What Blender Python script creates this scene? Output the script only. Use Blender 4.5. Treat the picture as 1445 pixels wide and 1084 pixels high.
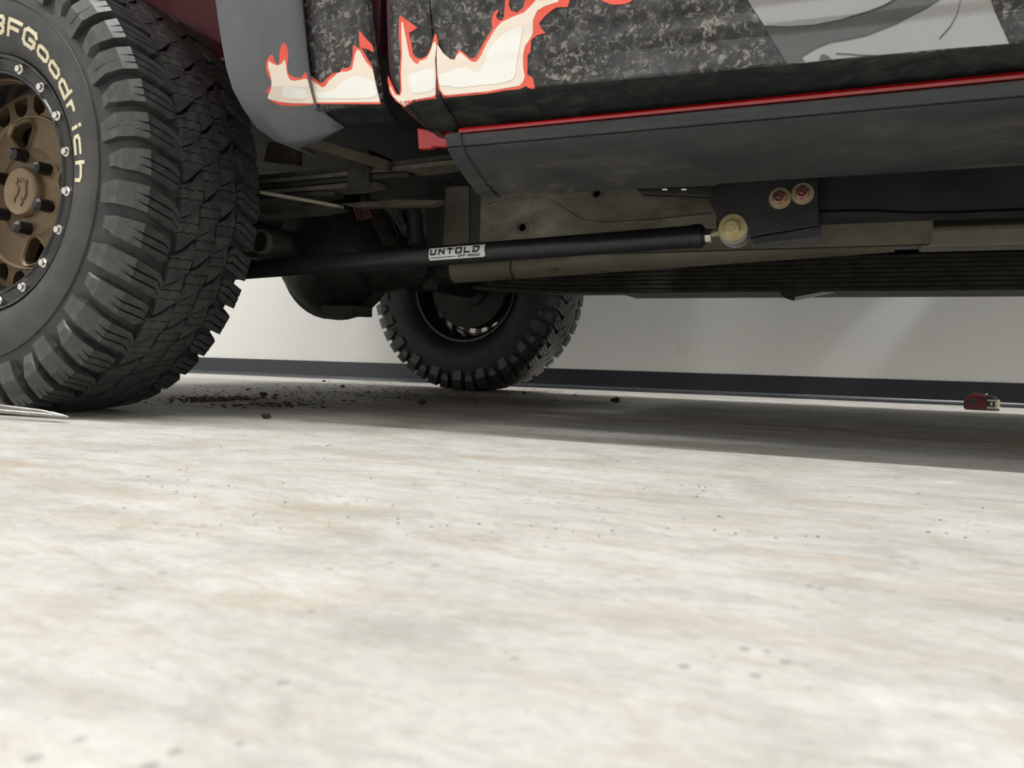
import bpy, bmesh, math, random
from mathutils import Vector, Matrix, geometry, noise
random.seed(7)
S = bpy.context.scene
for o in list(bpy.data.objects): bpy.data.objects.remove(o)
COL = S.collection
# ------------------------------------------------------------------ camera
FPX = 1146.2
CAM = Vector((1.5045, -0.9872, 0.1242))
YAW, PITCH, ROLL = -0.4134, -0.0279, 0.0286
FW = Vector((math.sin(YAW)*math.cos(PITCH), math.cos(YAW)*math.cos(PITCH), math.sin(PITCH)))
_r0 = FW.cross(Vector((0,0,1))).normalized(); _u0 = _r0.cross(FW)
RT = math.cos(ROLL)*_r0 + math.sin(ROLL)*_u0
UP = -math.sin(ROLL)*_r0 + math.cos(ROLL)*_u0
cd = bpy.data.cameras.new('camera'); cam = bpy.data.objects.new('camera', cd); COL.objects.link(cam)
cd.sensor_fit = 'HORIZONTAL'; cd.sensor_width = 36; cd.lens = FPX/1445*36; cd.clip_start = 0.02
cam.matrix_world = Matrix.Translation(CAM) @ Matrix((RT, UP, -FW)).transposed().to_4x4()
cd.dof.use_dof = True; cd.dof.focus_distance = 1.75; cd.dof.aperture_fstop = 10.0
S.camera = cam
# ------------------------------------------------------------------ light, world, exposure
w = bpy.data.worlds.new('room_air'); S.world = w; w.use_nodes = True
w.node_tree.nodes['Background'].inputs[0].default_value = (0.5, 0.5, 0.5, 1)
w.node_tree.nodes['Background'].inputs[1].default_value = 0.02
def lamp(loc, sx, sy, power, col=(1,0.995,0.975)):
    l = bpy.data.lights.new('ceiling_strip_lamp', 'AREA'); l.shape = 'RECTANGLE'; l.size = sx; l.size_y = sy
    l.energy = power; l.color = col
    o = bpy.data.objects.new('ceiling_strip_lamp', l); COL.objects.link(o); o.location = loc
    return o
lamp((1.2, -1.70, 5.05), 3.6, 0.10, 165)
lamp((-3.4, -1.70, 5.05), 2.4, 0.10, 225)
lamp((1.2, -4.00, 5.05), 3.6, 0.10, 45)
lamp((2.45, 2.2, 5.05), 1.2, 0.10, 150)
sl = bpy.data.lights.new('wall_streak_light', 'SPOT'); sl.energy = 55; sl.spot_size = math.radians(8); sl.spot_blend = 0.9; sl.shadow_soft_size = 0.02  # added spot that makes the diagonal bright streak on the wall, no room lamp
so = bpy.data.objects.new('wall_streak_light', sl); COL.objects.link(so); so.location = (2.55, 2.42, 1.62)
so.rotation_euler = (Vector((1.53, 2.678, 0.28)) - so.location).to_track_quat('-Z', 'Y').to_euler()
vs = S.view_settings; vs.view_transform = 'Standard'; vs.look = 'None'; vs.gamma = 1.0; vs.exposure = 0.0
vs.use_curve_mapping = False

# ------------------------------------------------------------------ helpers
def at(x, y, Y):
    """point on the upright plane at distance Y that the photo's pixel looks at"""
    d = FW + RT*((x-722.5)/FPX) + UP*((542-y)/FPX)
    return CAM + d*((Y-CAM.y)/d.y)
def atz(x, y, Z=0.0):
    d = FW + RT*((x-722.5)/FPX) + UP*((542-y)/FPX)
    return CAM + d*((Z-CAM.z)/d.z)
class MB:
    def __init__(s): s.v=[]; s.f=[]
    def add(s, vs, fs):
        b=len(s.v); s.v += [tuple(v) for v in vs]; s.f += [tuple(i+b for i in f) for f in fs]; return s
    def box(s, lo, hi):
        x0,y0,z0=lo; x1,y1,z1=hi
        return s.add([(x0,y0,z0),(x1,y0,z0),(x1,y1,z0),(x0,y1,z0),(x0,y0,z1),(x1,y0,z1),(x1,y1,z1),(x0,y1,z1)],
                     [(0,3,2,1),(4,5,6,7),(0,1,5,4),(1,2,6,5),(2,3,7,6),(3,0,4,7)])
    def cyl(s, a, b, r0, r1=None, n=16, caps=True, twist=0.0):
        a=Vector(a); b=Vector(b); r1=r0 if r1 is None else r1
        d=(b-a).normalized(); t=Vector((0,0,1)) if abs(d.z)<0.9 else Vector((1,0,0))
        e=d.cross(t).normalized(); g=d.cross(e)
        vs=[]
        for c,r in((a,r0),(b,r1)):
            for i in range(n):
                q=2*math.pi*i/n+twist; vs.append(c+e*(r*math.cos(q))+g*(r*math.sin(q)))
        fs=[(i,(i+1)%n,n+(i+1)%n,n+i) for i in range(n)]
        if caps: fs += [tuple(range(n-1,-1,-1)), tuple(range(n,2*n))]
        return s.add(vs, fs)
    def tube(s, pts, r, n=10, close=False):
        pts=[Vector(p) for p in pts]; m=len(pts); vs=[]
        for i,p in enumerate(pts):
            d=((pts[(i+1)%m] if (close or i<m-1) else p)-(pts[i-1] if (close or i>0) else p)).normalized()
            t=Vector((0,0,1)) if abs(d.z)<0.95 else Vector((1,0,0))
            e=d.cross(t).normalized(); g=d.cross(e)
            rr = r[i] if isinstance(r,(list,tuple)) else r
            vs += [p+e*(rr*math.cos(2*math.pi*k/n))+g*(rr*math.sin(2*math.pi*k/n)) for k in range(n)]
        fs=[]
        for i in range(m if close else m-1):
            j=(i+1)%m
            fs += [(i*n+k, i*n+(k+1)%n, j*n+(k+1)%n, j*n+k) for k in range(n)]
        if not close: fs += [tuple(range(n-1,-1,-1)), tuple(range((m-1)*n, m*n))]
        return s.add(vs, fs)
    def lathe(s, prof, n=64, closed=False, c=(0,0,0)):
        """prof: (Y, r) pairs turned about the Y axis through c"""
        vs=[]; m=len(prof)
        for (y,r) in prof:
            for k in range(n):
                q=2*math.pi*k/n; vs.append((c[0]+r*math.cos(q), c[1]+y, c[2]+r*math.sin(q)))
        fs=[]
        for i in range(m if closed else m-1):
            j=(i+1)%m
            fs += [(i*n+k, j*n+k, j*n+(k+1)%n, i*n+(k+1)%n) for k in range(n)]
        return s.add(vs, fs)
    def prism(s, poly, off):
        """poly: list of 3-D points, off: extrusion vector"""
        n=len(poly); off=Vector(off); a=[Vector(p) for p in poly]
        return s.add(a+[p+off for p in a], [tuple(range(n)), tuple(range(2*n-1,n-1,-1))]+[(i,n+i,n+(i+1)%n,(i+1)%n) for i in range(n)])
    def sweep(s, prof, xs, fn=None, close=True, caps=True):
        """profile of (Y,Z) run along X stations; fn(i,x,Y,Z) may move points"""
        vs=[]; m=len(prof)
        for i,x in enumerate(xs):
            for j,(y,z) in enumerate(prof): vs.append(fn(i,x,j,y,z) if fn else (x,y,z))
        fs=[]
        for i in range(len(xs)-1):
            for j in range(m if close else m-1):
                k=(j+1)%m; fs.append((i*m+j, i*m+k, (i+1)*m+k, (i+1)*m+j))
        if caps and close: fs += [tuple(range(m-1,-1,-1)), tuple(range((len(xs)-1)*m, len(xs)*m))]
        return s.add(vs, fs)
    def plate(s, loops, Y, t):
        """flat plate in XZ at Y (front) with holes, thickness t towards +Y; loops of (x,z)"""
        L=[[Vector((x,z,0)) for x,z in lp] for lp in loops]
        tri=geometry.tessellate_polygon(L); flat=[p for lp in L for p in lp]; n=len(flat)
        vs=[(p.x,Y,p.y) for p in flat]+[(p.x,Y+t,p.y) for p in flat]
        fs=[]
        for a,b,c in tri: fs += [(a,b,c),(n+c,n+b,n+a)]
        b0=0
        for lp in L:
            m=len(lp)
            for i in range(m): fs.append((b0+i, b0+(i+1)%m, n+b0+(i+1)%m, n+b0+i))
            b0+=m
        return s.add(vs, fs)
    def mesh(s, name, recalc=True):
        me=bpy.data.meshes.new(name); me.from_pydata(s.v,[],s.f); me.validate()
        if recalc:
            bm=bmesh.new(); bm.from_mesh(me); bmesh.ops.recalc_face_normals(bm, faces=bm.faces[:]); bm.to_mesh(me); bm.free()
        return me
    def build(s, name, mat, parent=None, smooth=None, bevel=0.0, recalc=True):
        me=s.mesh(name, recalc); return link(name, me, mat, parent, smooth, bevel)
def link(name, me, mat, parent=None, smooth=None, bevel=0.0):
    if mat and not me.materials: me.materials.append(mat)
    o=bpy.data.objects.new(name, me); COL.objects.link(o); o.parent=parent
    if smooth is not None:
        for p in me.polygons: p.use_smooth=True
        me.set_sharp_from_angle(angle=math.radians(smooth))
    if bevel:
        b=o.modifiers.new('bevel','BEVEL'); b.width=bevel; b.segments=2; b.limit_method='ANGLE'; b.angle_limit=math.radians(35)
    return o
def tag(o, label=None, cat=None, group=None, kind=None):
    for k,v in(('label',label),('category',cat),('group',group),('kind',kind)):
        if v: o[k]=v
    return o
def empty(name, loc=(0,0,0), parent=None):
    o=bpy.data.objects.new(name,None); COL.objects.link(o); o.location=loc; o.parent=parent; o.empty_display_size=0.05; return o

# ------------------------------------------------------------------ materials
class NT:
    def __init__(s,name):
        s.m=bpy.data.materials.new(name); s.m.use_nodes=True; s.t=s.m.node_tree; s.b=s.t.nodes['Principled BSDF']
        s.tc=s.t.nodes.new('ShaderNodeTexCoord')
    def n(s,kind,**k):
        x=s.t.nodes.new('ShaderNode'+kind)
        for a,v in k.items():
            if a.startswith('i_'): x.inputs[a[2:].replace('_',' ')].default_value=v
            else: setattr(x,a,v)
        return x
    def l(s,a,b): s.t.links.new(a,b)
    def co(s,scale=(1,1,1),rot=(0,0,0),loc=(0,0,0)):
        m=s.n('Mapping'); m.inputs['Scale'].default_value=scale; m.inputs['Rotation'].default_value=rot; m.inputs['Location'].default_value=loc
        s.l(s.tc.outputs['Object'],m.inputs['Vector']); return m.outputs['Vector']
    def noise(s,scale,detail=4,rough=0.55,vec=None,dist=0.0):
        x=s.n('TexNoise'); x.inputs['Scale'].default_value=scale; x.inputs['Detail'].default_value=detail
        x.inputs['Roughness'].default_value=rough; x.inputs['Distortion'].default_value=dist
        s.l(vec if vec is not None else s.tc.outputs['Object'],x.inputs['Vector']); return x.outputs['Fac']
    def vor(s,scale,vec=None,feature='F1'):
        x=s.n('TexVoronoi',feature=feature); x.inputs['Scale'].default_value=scale
        s.l(vec if vec is not None else s.tc.outputs['Object'],x.inputs['Vector']); return x.outputs['Distance']
    def ramp(s,fac,stops,mode='LINEAR'):
        x=s.n('ValToRGB'); cr=x.color_ramp; cr.interpolation=mode
        while len(cr.elements)<len(stops): cr.elements.new(0.5)
        for e,(p,c) in zip(cr.elements,stops):
            e.position=p; e.color=(c,c,c,1) if isinstance(c,(int,float)) else (*c,1)
        s.l(fac,x.inputs['Fac']); return x.outputs['Color']
    def mix(s,fac,a,b,mode='MIX'):
        x=s.n('Mix',data_type='RGBA',blend_type=mode)
        for v,i in((fac,0),(a,6),(b,7)):
            if hasattr(v,'default_value') or hasattr(v,'is_linked'): s.l(v,x.inputs[i])
            elif isinstance(v,(int,float)): x.inputs[i].default_value = v if i==0 else (v,v,v,1)
            else: x.inputs[i].default_value=(*v,1)
        return x.outputs[2]
    def math(s,op,a,b=None,c=None):
        x=s.n('Math',operation=op)
        for i,v in enumerate((a,b,c)):
            if v is None: continue
            if hasattr(v,'is_linked'): s.l(v,x.inputs[i])
            else: x.inputs[i].default_value=v
        return x.outputs[0]
    def bump(s,h,strength=0.3,dist=0.01):
        x=s.n('Bump'); x.inputs['Strength'].default_value=strength; x.inputs['Distance'].default_value=dist
        s.l(h,x.inputs['Height']); s.l(x.outputs[0],s.b.inputs['Normal'])
    def out(s,col=None,rough=0.5,metal=0.0,spec=None,coat=None):
        if col is not None:
            if hasattr(col,'is_linked'): s.l(col,s.b.inputs['Base Color'])
            else: s.b.inputs['Base Color'].default_value=(*col,1)
        if hasattr(rough,'is_linked'): s.l(rough,s.b.inputs['Roughness'])
        else: s.b.inputs['Roughness'].default_value=rough
        s.b.inputs['Metallic'].default_value=metal
        if spec is not None: s.b.inputs['Specular IOR Level'].default_value=spec
        if coat is not None: s.b.inputs['Coat Weight'].default_value=coat; s.b.inputs['Coat Roughness'].default_value=0.08
        return s.m
def worn(name, c0, c1, rough=0.5, metal=0.0, scale=30, spec=None, lo=0.4, hi=0.7, bump=0.0, coat=None, stretch=(1,1,1)):
    k=NT(name); v=k.co(stretch); f=k.noise(scale,6,0.6,v)
    c=k.ramp(f,[(lo,c0),(hi,c1)])
    if bump: k.bump(k.noise(scale*4,4,0.6,v),bump,0.002)
    return k.out(c,rough,metal,spec,coat)
M={}
# concrete floor
k=NT('concrete')
v1=k.co((1,1,1)); vs_=k.co((1.0,2.2,1),rot=(0,0,0.30)); vs2=k.co((1.0,4.0,1),rot=(0,0,-0.5))
base=k.ramp(k.noise(5.5,9,0.68,v1,0.4),[(0.30,(0.55,0.535,0.495)),(0.50,(0.665,0.65,0.615)),(0.70,(0.75,0.745,0.72))])
streak=k.ramp(k.noise(11,10,0.72,vs_,0.8),[(0.36,0.80),(0.54,1.0)])
c=k.mix(1.0,base,streak,'MULTIPLY')
grain=k.ramp(k.noise(95,9,0.75,k.co((1,1.5,1),rot=(0,0,0.3)),0.3),[(0.30,0.83),(0.52,1.0),(0.70,1.06)])
c=k.mix(1.0,c,grain,'MULTIPLY')
scuff=k.ramp(k.noise(26,9,0.75,k.co((1,3.5,1),rot=(0,0,0.25),loc=(7,3,0)),0.5),[(0.56,0.0),(0.70,0.40)])
c=k.mix(scuff,c,(0.40,0.36,0.31))
brush=k.ramp(k.noise(18,9,0.72,vs2,0.9),[(0.50,0.0),(0.72,0.42)])
c=k.mix(brush,c,(0.44,0.36,0.27))
rust=k.ramp(k.noise(5.5,7,0.7,k.co((0.7,2.6,1),rot=(0,0,0.15),loc=(3,1,0)),0.8),[(0.51,0.0),(0.70,0.55)])
c=k.mix(rust,c,(0.47,0.36,0.25))
pit=k.ramp(k.vor(55,k.co((1,0.85,1),loc=(0.3,0.1,0))),[(0.10,1.0),(0.17,0.0)])
pitm=k.ramp(k.noise(9,2,0.5,v1),[(0.47,0.0),(0.56,0.7)])
c=k.mix(k.math('MULTIPLY',pit,pitm),c,(0.33,0.32,0.30))
speck=k.ramp(k.vor(75),[(0.05,0.55),(0.11,0.0)]); speckm=k.ramp(k.noise(6,3,0.5,k.co((1,1,1),loc=(5,2,0))),[(0.5,0.0),(0.6,1.0)])
c=k.mix(k.math('MULTIPLY',speck,speckm),c,(0.36,0.31,0.25))
# tracked-in brown dirt between the wheels, with a shape of its own
sep=k.n('SeparateXYZ'); k.l(k.tc.outputs['Object'],sep.inputs[0])
def blob(cx,cy,rx,ry):
    a=k.math('DIVIDE',k.math('SUBTRACT',sep.outputs[0],cx),rx); b=k.math('DIVIDE',k.math('SUBTRACT',sep.outputs[1],cy),ry)
    d=k.math('ADD',k.math('MULTIPLY',a,a),k.math('MULTIPLY',b,b))
    return k.math('SUBTRACT',1.0,k.math('MINIMUM',d,1.0))
bl=k.math('MAXIMUM',k.math('MAXIMUM',blob(0.25,0.95,0.75,0.8),blob(1.5,0.85,1.1,0.40)),blob(0.1,2.0,0.7,0.45))
dirt=k.math('MULTIPLY',bl,k.ramp(k.noise(8,7,0.7,k.co((0.6,2,1),rot=(0,0,0.1))),[(0.36,0.05),(0.62,1.0)]))
c=k.mix(k.math('MULTIPLY',dirt,0.8),c,(0.25,0.175,0.10))
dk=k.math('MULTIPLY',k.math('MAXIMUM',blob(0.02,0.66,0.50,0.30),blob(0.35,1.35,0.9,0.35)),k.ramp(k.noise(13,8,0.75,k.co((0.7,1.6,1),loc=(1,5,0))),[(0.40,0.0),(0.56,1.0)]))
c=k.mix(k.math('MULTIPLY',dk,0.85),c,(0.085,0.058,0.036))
white=k.ramp(k.vor(2.6,k.co((1,1.6,1),loc=(0.62,0.31,0))),[(0.03,0.8),(0.05,0.0)])
c=k.mix(white,c,(0.86,0.84,0.79))
h=k.math('SUBTRACT',k.noise(60,6,0.65,v1),k.math('MULTIPLY',pit,pitm))
k.bump(h,0.25,0.004)
M['concrete']=k.out(c,k.ramp(k.noise(5,4,0.5,v1),[(0.3,0.52),(0.7,0.72)]),spec=0.35)
k=NT('wall_paint'); sm=k.ramp(k.noise(6,6,0.65,k.co((1,1,2.2)),0.7),[(0.62,0.0),(0.72,0.22)])
c=k.mix(sm,(0.74,0.74,0.72),(0.54,0.52,0.46)); k.bump(k.noise(90,3,0.5),0.12,0.002); M['wall']=k.out(c,0.6)
M['ceiling']=worn('ceiling_paint',(0.78,0.78,0.76),(0.82,0.82,0.80),0.8)
k=NT('vinyl_base'); sc=k.ramp(k.noise(14,6,0.7,k.co((1,1,3)),1.2),[(0.60,0.0),(0.72,0.25)])
M['vinyl']=k.out(k.mix(sc,(0.018,0.021,0.027),(0.12,0.12,0.12)),0.42)
M['vinyl_lip']=worn('vinyl_toe',(0.045,0.048,0.06),(0.07,0.072,0.085),0.35)
# tyre and wheel
k=NT('rubber'); d=k.ramp(k.noise(22,6,0.65),[(0.45,(0.030,0.0305,0.032)),(0.72,(0.060,0.058,0.054))]); k.bump(k.noise(300,3,0.6),0.15,0.001)
M['rubber']=k.out(d,0.52,spec=0.45)
k=NT('tread_rubber'); d=k.ramp(k.noise(40,6,0.65),[(0.42,(0.034,0.034,0.0355)),(0.72,(0.080,0.078,0.074))]); k.bump(k.noise(260,3,0.6),0.2,0.001)
M['tread']=k.out(d,0.36,spec=0.6)
M['groove']=worn('groove_rubber',(0.016,0.016,0.016),(0.03,0.028,0.026),0.7)
M['letter']=worn('cream_letter',(0.66,0.59,0.40),(0.76,0.70,0.52),0.6)
M['bronze']=worn('bronze_paint',(0.155,0.108,0.066),(0.185,0.132,0.085),0.42,0.55,60)
M['bronze_hi']=worn('bronze_edge',(0.22,0.16,0.10),(0.26,0.19,0.125),0.40,0.5,60)
M['black_satin']=worn('black_satin',(0.010,0.010,0.011),(0.020,0.020,0.021),0.28,0.0,40)
M['chrome']=worn('bright_zinc',(0.72,0.70,0.66),(0.82,0.81,0.78),0.25,1.0,80)
M['lug']=worn('black_lug',(0.008,0.008,0.009),(0.015,0.015,0.016),0.35)
M['tong']=worn('grey_steel',(0.30,0.29,0.28),(0.42,0.41,0.40),0.35,0.9,60)
M['steel_dark']=worn('dark_steel',(0.018,0.017,0.015),(0.045,0.040,0.033),0.6,0.1,25,bump=0.2)
# body
k=NT('camo_wrap')
n1=k.noise(120,7,0.62,k.co((1,1,1.0)),0.9); n2=k.noise(30,4,0.6,k.co((1,1,1.2),loc=(4,4,4)),1.0)
fl=k.math('MULTIPLY',k.ramp(n1,[(0.51,0.0),(0.60,1.0)]),k.ramp(n2,[(0.40,0.15),(0.60,1.0)]))
tone=k.ramp(k.noise(20,4,0.6),[(0.4,(0.17,0.17,0.17)),(0.65,(0.25,0.225,0.18))])
bs=k.ramp(k.noise(26,4,0.6,k.co((1,1,1),loc=(2,7,1)),1.0),[(0.4,(0.010,0.010,0.011)),(0.65,(0.045,0.043,0.044))])
M['camo']=k.out(k.mix(fl,bs,tone),0.42,spec=0.4)
k=NT('dark_camo_sill'); f=k.ramp(k.noise(30,6,0.7,k.co((0.5,1,1.6)),1.0),[(0.45,(0.007,0.008,0.008)),(0.72,(0.035,0.037,0.034))])
M['sill']=k.out(f,0.6,spec=0.2)
M['flare']=worn('flare_grey',(0.095,0.101,0.110),(0.115,0.122,0.132),0.30,0.0,18)
k=NT('rocker_plastic')
f=k.ramp(k.noise(7,7,0.68,k.co((1.0,1,4.5)),0.4),[(0.35,(0.010,0.0115,0.012)),(0.58,(0.020,0.0215,0.0215)),(0.74,(0.046,0.043,0.036))])
mud=k.ramp(k.noise(9,7,0.7,k.co((0.7,1,4),loc=(1,3,2)),0.5),[(0.52,0.0),(0.70,0.55)])
sep2=k.n('SeparateXYZ'); k.l(k.tc.outputs['Object'],sep2.inputs[0])
low=k.ramp(k.math('DIVIDE',k.math('SUBTRACT',0.425,sep2.outputs[2]),0.06),[(0.0,0.0),(1.0,1.0)])
f=k.mix(k.math('MULTIPLY',mud,low),f,(0.15,0.112,0.068))
scr=k.ramp(k.noise(14,8,0.75,k.co((0.5,1,9),loc=(3,0,5)),0.2),[(0.60,0.0),(0.72,0.5)])
f=k.mix(scr,f,(0.085,0.083,0.075)); k.bump(k.noise(160,4,0.6),0.15,0.001)
M['rocker']=k.out(f,0.55,spec=0.28)
M['red']=worn('red_paint',(0.42,0.004,0.010),(0.50,0.008,0.016),0.22,0.0,12,coat=0.6)
M['burgundy']=worn('burgundy_paint',(0.13,0.008,0.018),(0.16,0.012,0.024),0.4)
M['gap']=worn('gap_paint',(0.030,0.004,0.009),(0.042,0.005,0.012),0.5)
M['f_red']=worn('flame_red',(0.72,0.085,0.05),(0.80,0.13,0.085),0.4,0.0,10)
M['f_cream']=worn('flame_cream',(0.78,0.68,0.58),(0.82,0.73,0.64),0.4,0.0,10)
M['f_white']=worn('flame_white',(0.80,0.79,0.75),(0.84,0.83,0.80),0.4,0.0,10)
M['g_light']=worn('print_light_grey',(0.25,0.25,0.245),(0.29,0.29,0.285),0.4,0.0,6)
M['g_mid']=worn('print_mid_grey',(0.055,0.055,0.057),(0.075,0.075,0.077),0.4,0.0,8)
M['g_line']=worn('print_line',(0.03,0.03,0.03),(0.04,0.04,0.04),0.4)
# underbody
k=NT('dusty_steel'); f=k.ramp(k.noise(11,7,0.65,k.co((0.7,1,1.5)),0.6),[(0.32,(0.085,0.078,0.056)),(0.5,(0.165,0.152,0.115)),(0.68,(0.25,0.235,0.185))])
ru=k.ramp(k.noise(14,7,0.7,k.co((0.6,1,1.6),loc=(2,1,6)),0.8),[(0.58,0.0),(0.68,0.7)]); k.bump(k.noise(60,4,0.6),0.15,0.002); M['taupe']=k.out(k.mix(ru,f,(0.16,0.07,0.022)),0.62,0.1)
M['rib']=worn('dull_rib',(0.05,0.044,0.036),(0.10,0.088,0.072),0.7,0.0,18)
k=NT('drive_tube'); f=k.ramp(k.noise(6,6,0.6,k.co((0.5,1,1))),[(0.35,(0.26,0.24,0.185)),(0.65,(0.38,0.36,0.29))])
ru=k.ramp(k.noise(12,6,0.7,k.co((0.5,1,1),loc=(4,1,1)),0.8),[(0.60,0.0),(0.70,0.8)]); M['shaft']=k.out(k.mix(ru,f,(0.18,0.075,0.02)),0.55,0.2)
M['under']=worn('dark_underbody',(0.012,0.011,0.010),(0.035,0.031,0.025),0.75,0.0,10)
M['olive']=worn('dusty_olive',(0.075,0.070,0.05),(0.14,0.13,0.10),0.65,0.0,14)
M['tan']=worn('dusty_tan',(0.06,0.045,0.03),(0.11,0.085,0.058),0.7,0.0,14)
M['tube']=worn('black_powdercoat',(0.008,0.008,0.010),(0.014,0.014,0.016),0.38,0.0,50)
M['frame']=worn('black_frame',(0.010,0.010,0.012),(0.024,0.024,0.026),0.42,0.0,12)
M['sticker']=worn('white_vinyl',(0.72,0.73,0.72),(0.78,0.79,0.78),0.4)
M['ink']=worn('black_ink',(0.006,0.006,0.007),(0.008,0.008,0.009),0.4)
M['zinc']=worn('yellow_zinc',(0.52,0.44,0.22),(0.62,0.54,0.32),0.36,0.85,60)
M['zinc_dull']=worn('dull_yellow_zinc',(0.36,0.32,0.20),(0.43,0.39,0.26),0.5,0.6,60)
M['copper']=worn('pink_copper',(0.52,0.22,0.19),(0.66,0.34,0.30),0.22,0.9,60)
M['bush']=worn('silver_bushing',(0.50,0.50,0.50),(0.60,0.60,0.60),0.3,0.35,60)
M['grey_flange']=worn('grey_edge',(0.055,0.057,0.06),(0.075,0.077,0.08),0.4)
M['spring_red']=worn('faded_red_boot',(0.20,0.03,0.035),(0.28,0.07,0.07),0.6)
M['soil']=worn('dry_soil',(0.055,0.035,0.02),(0.11,0.075,0.045),0.9,0.0,40,bump=0.6)
M['stone']=worn('dark_stone',(0.02,0.018,0.014),(0.05,0.045,0.035),0.85,0.0,60,bump=0.5)
M['tape_red']=worn('tape_red',(0.11,0.004,0.009),(0.15,0.007,0.013),0.35)
M['tape_yellow']=worn('tape_cream',(0.62,0.60,0.42),(0.72,0.70,0.52),0.45)

# ------------------------------------------------------------------ room
WY=2.678
nx,ny=90,80; m=MB(); xs=[-6+12*i/nx for i in range(nx+1)]; ys=[-6+8.75*j/ny for j in range(ny+1)]
for j in range(ny+1):
    for i in range(nx+1): m.v.append((xs[i],ys[j],0))
for j in range(ny):
    for i in range(nx): a=j*(nx+1)+i; m.f.append((a,a+1,a+nx+2,a+nx+1))
tag(m.build('floor',M['concrete'],recalc=False),'pale worn concrete floor with brown smears',kind='structure')
tag(MB().box((-6,WY,-0.05),(6,WY+0.15,5.2)).build('wall_back',M['wall']),'white painted wall behind the truck',kind='structure')
tag(MB().box((-6.15,-6,-0.05),(-6,WY+0.15,5.2)).build('wall_left',M['wall']),'white painted side wall',kind='structure')
tag(MB().box((6,-6,-0.05),(6.15,WY+0.15,5.2)).build('wall_right',M['wall']),'white painted side wall',kind='structure')
tag(MB().box((-6,-6.15,-0.05),(6,-6,5.2)).build('wall_front',M['wall']),'white painted wall behind the viewer',kind='structure')
tag(MB().box((-6,-6,5.2),(6,WY+0.15,5.3)).build('ceiling',M['ceiling']),'white ceiling',kind='structure')
HB=0.0957
bb=MB().sweep([(WY,0.001),(WY,HB),(WY-0.003,HB),(WY-0.004,HB-0.003),(WY-0.004,0.022),(WY-0.006,0.016),(WY-0.006,0.001)],[-6,6]).build('baseboard_back',M['vinyl'],smooth=30)
tag(bb,'black vinyl cove baseboard along the white wall',kind='structure')
MB().sweep([(WY-0.005,0.0035),(WY-0.005,0.019),(WY-0.009,0.016),(WY-0.014,0.006),(WY-0.016,0.001)],[-6,6]).build('toe_strip',M['vinyl_lip'],bb,smooth=30)

# ------------------------------------------------------------------ truck
truck=tag(empty('pickup_truck'),'black camo-wrapped pickup truck with red and cream flame graphics','pickup truck')
ZC=0.4235; RTY=0.4275; TC=0.12; NB=44; PITCHT=2*math.pi*RTY/NB
def crown(s): return RTY-0.55*(s-TC)**2
def pol(s,t,r):
    q=t/RTY; return (r*math.cos(q), s, r*math.sin(q))
# --- stroke font for tyre and decal lettering (unit box, stroke polylines)
FONT={'B':[[(0,0),(0,1)],[(0,1),(.85,1),(1,.85),(1,.65),(.85,.5),(0,.5)],[(.85,.5),(1,.36),(1,.14),(.85,0),(0,0)]],
 'F':[[(0,0),(0,1),(1,1)],[(0,.5),(.8,.5)]],
 'G':[[(1,.82),(.82,1),(.18,1),(0,.8),(0,.2),(.18,0),(.82,0),(1,.2),(1,.45),(.55,.45)]],
 'o':[[(.2,.7),(.8,.7),(1,.55),(1,.15),(.8,0),(.2,0),(0,.15),(0,.55),(.2,.7),(.5,.7)]],
 'd':[[(1,1),(1,0)],[(1,.7),(.2,.7),(0,.55),(0,.15),(.2,0),(1,0)]],
 'r':[[(0,0),(0,.7)],[(0,.45),(.3,.7),(.8,.7)]],
 'i':[[(.5,0),(.5,.55)],[(.5,.98),(.5,1.02)]],
 'c':[[(.95,.7),(.2,.7),(0,.55),(0,.15),(.2,0),(.95,0)]],
 'h':[[(0,0),(0,1)],[(0,.52),(.25,.7),(.8,.7),(1,.55),(1,0)]],
 'U':[[(.08,1),(0,.12),(.1,0),(.8,0),(.9,.12),(1,1)]],'N':[[(0,0),(.06,1),(.94,0),(1,1)]],'T':[[(0,1),(1,1)],[(.5,1),(.46,0)]],
 'O':[[(.04,1),(1,1),(.96,0),(0,0),(.04,1),(.5,1)]],'L':[[(.04,1),(0,0),(.9,0)]],'D':[[(.0,1),(1,1),(1,.35),(.7,0),(0,0),(.1,.5)]],
 'R':[[(0,0),(0,1),(1,1),(1,.45),(0,.45)],[(.5,.45),(1,0)]],'A':[[(0,0),(.5,1),(1,0)],[(.25,.4),(.75,.4)]],'-':[[(.15,.5),(.85,.5)]]}
def strokes(ch,w,h,th):
    """list of quads (2-D) for a letter"""
    out=[]
    for pl in FONT[ch]:
        pts=[Vector((x*w,y*h)) for x,y in pl]
        for a,b in zip(pts,pts[1:]):
            d=(b-a).normalized(); n=Vector((-d.y,d.x))*th/2; e=d*th*0.42
            out.append([a-e-n,b+e-n,b+e+n,a-e+n])
    return out
# --- near tyre
PROF=[(0.006,0.228),(0.002,0.236),(-0.008,0.243),(-0.022,0.262),(-0.0285,0.290),(-0.0285,0.318),(-0.026,0.345),(-0.021,0.372),(-0.012,0.396),(0.004,0.409)]
full=PROF+[(0.03,0.412),(0.12,0.414),(0.21,0.412)]+[(2*TC-y,r) for y,r in reversed(PROF)]
inner=[(0.20,0.222),(0.20,0.40-0.02),(0.04,0.40-0.02),(0.04,0.222)]
def tire_mesh(): return MB().lathe(full+inner,160,True).mesh('tire')
tme=tire_mesh()
tire=link('tire',tme,M['rubber'],truck,40); tire.location=(0,0,ZC); tire['label']='knobbly all-terrain rear tyre nearest the viewer, cream lettering'
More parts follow.
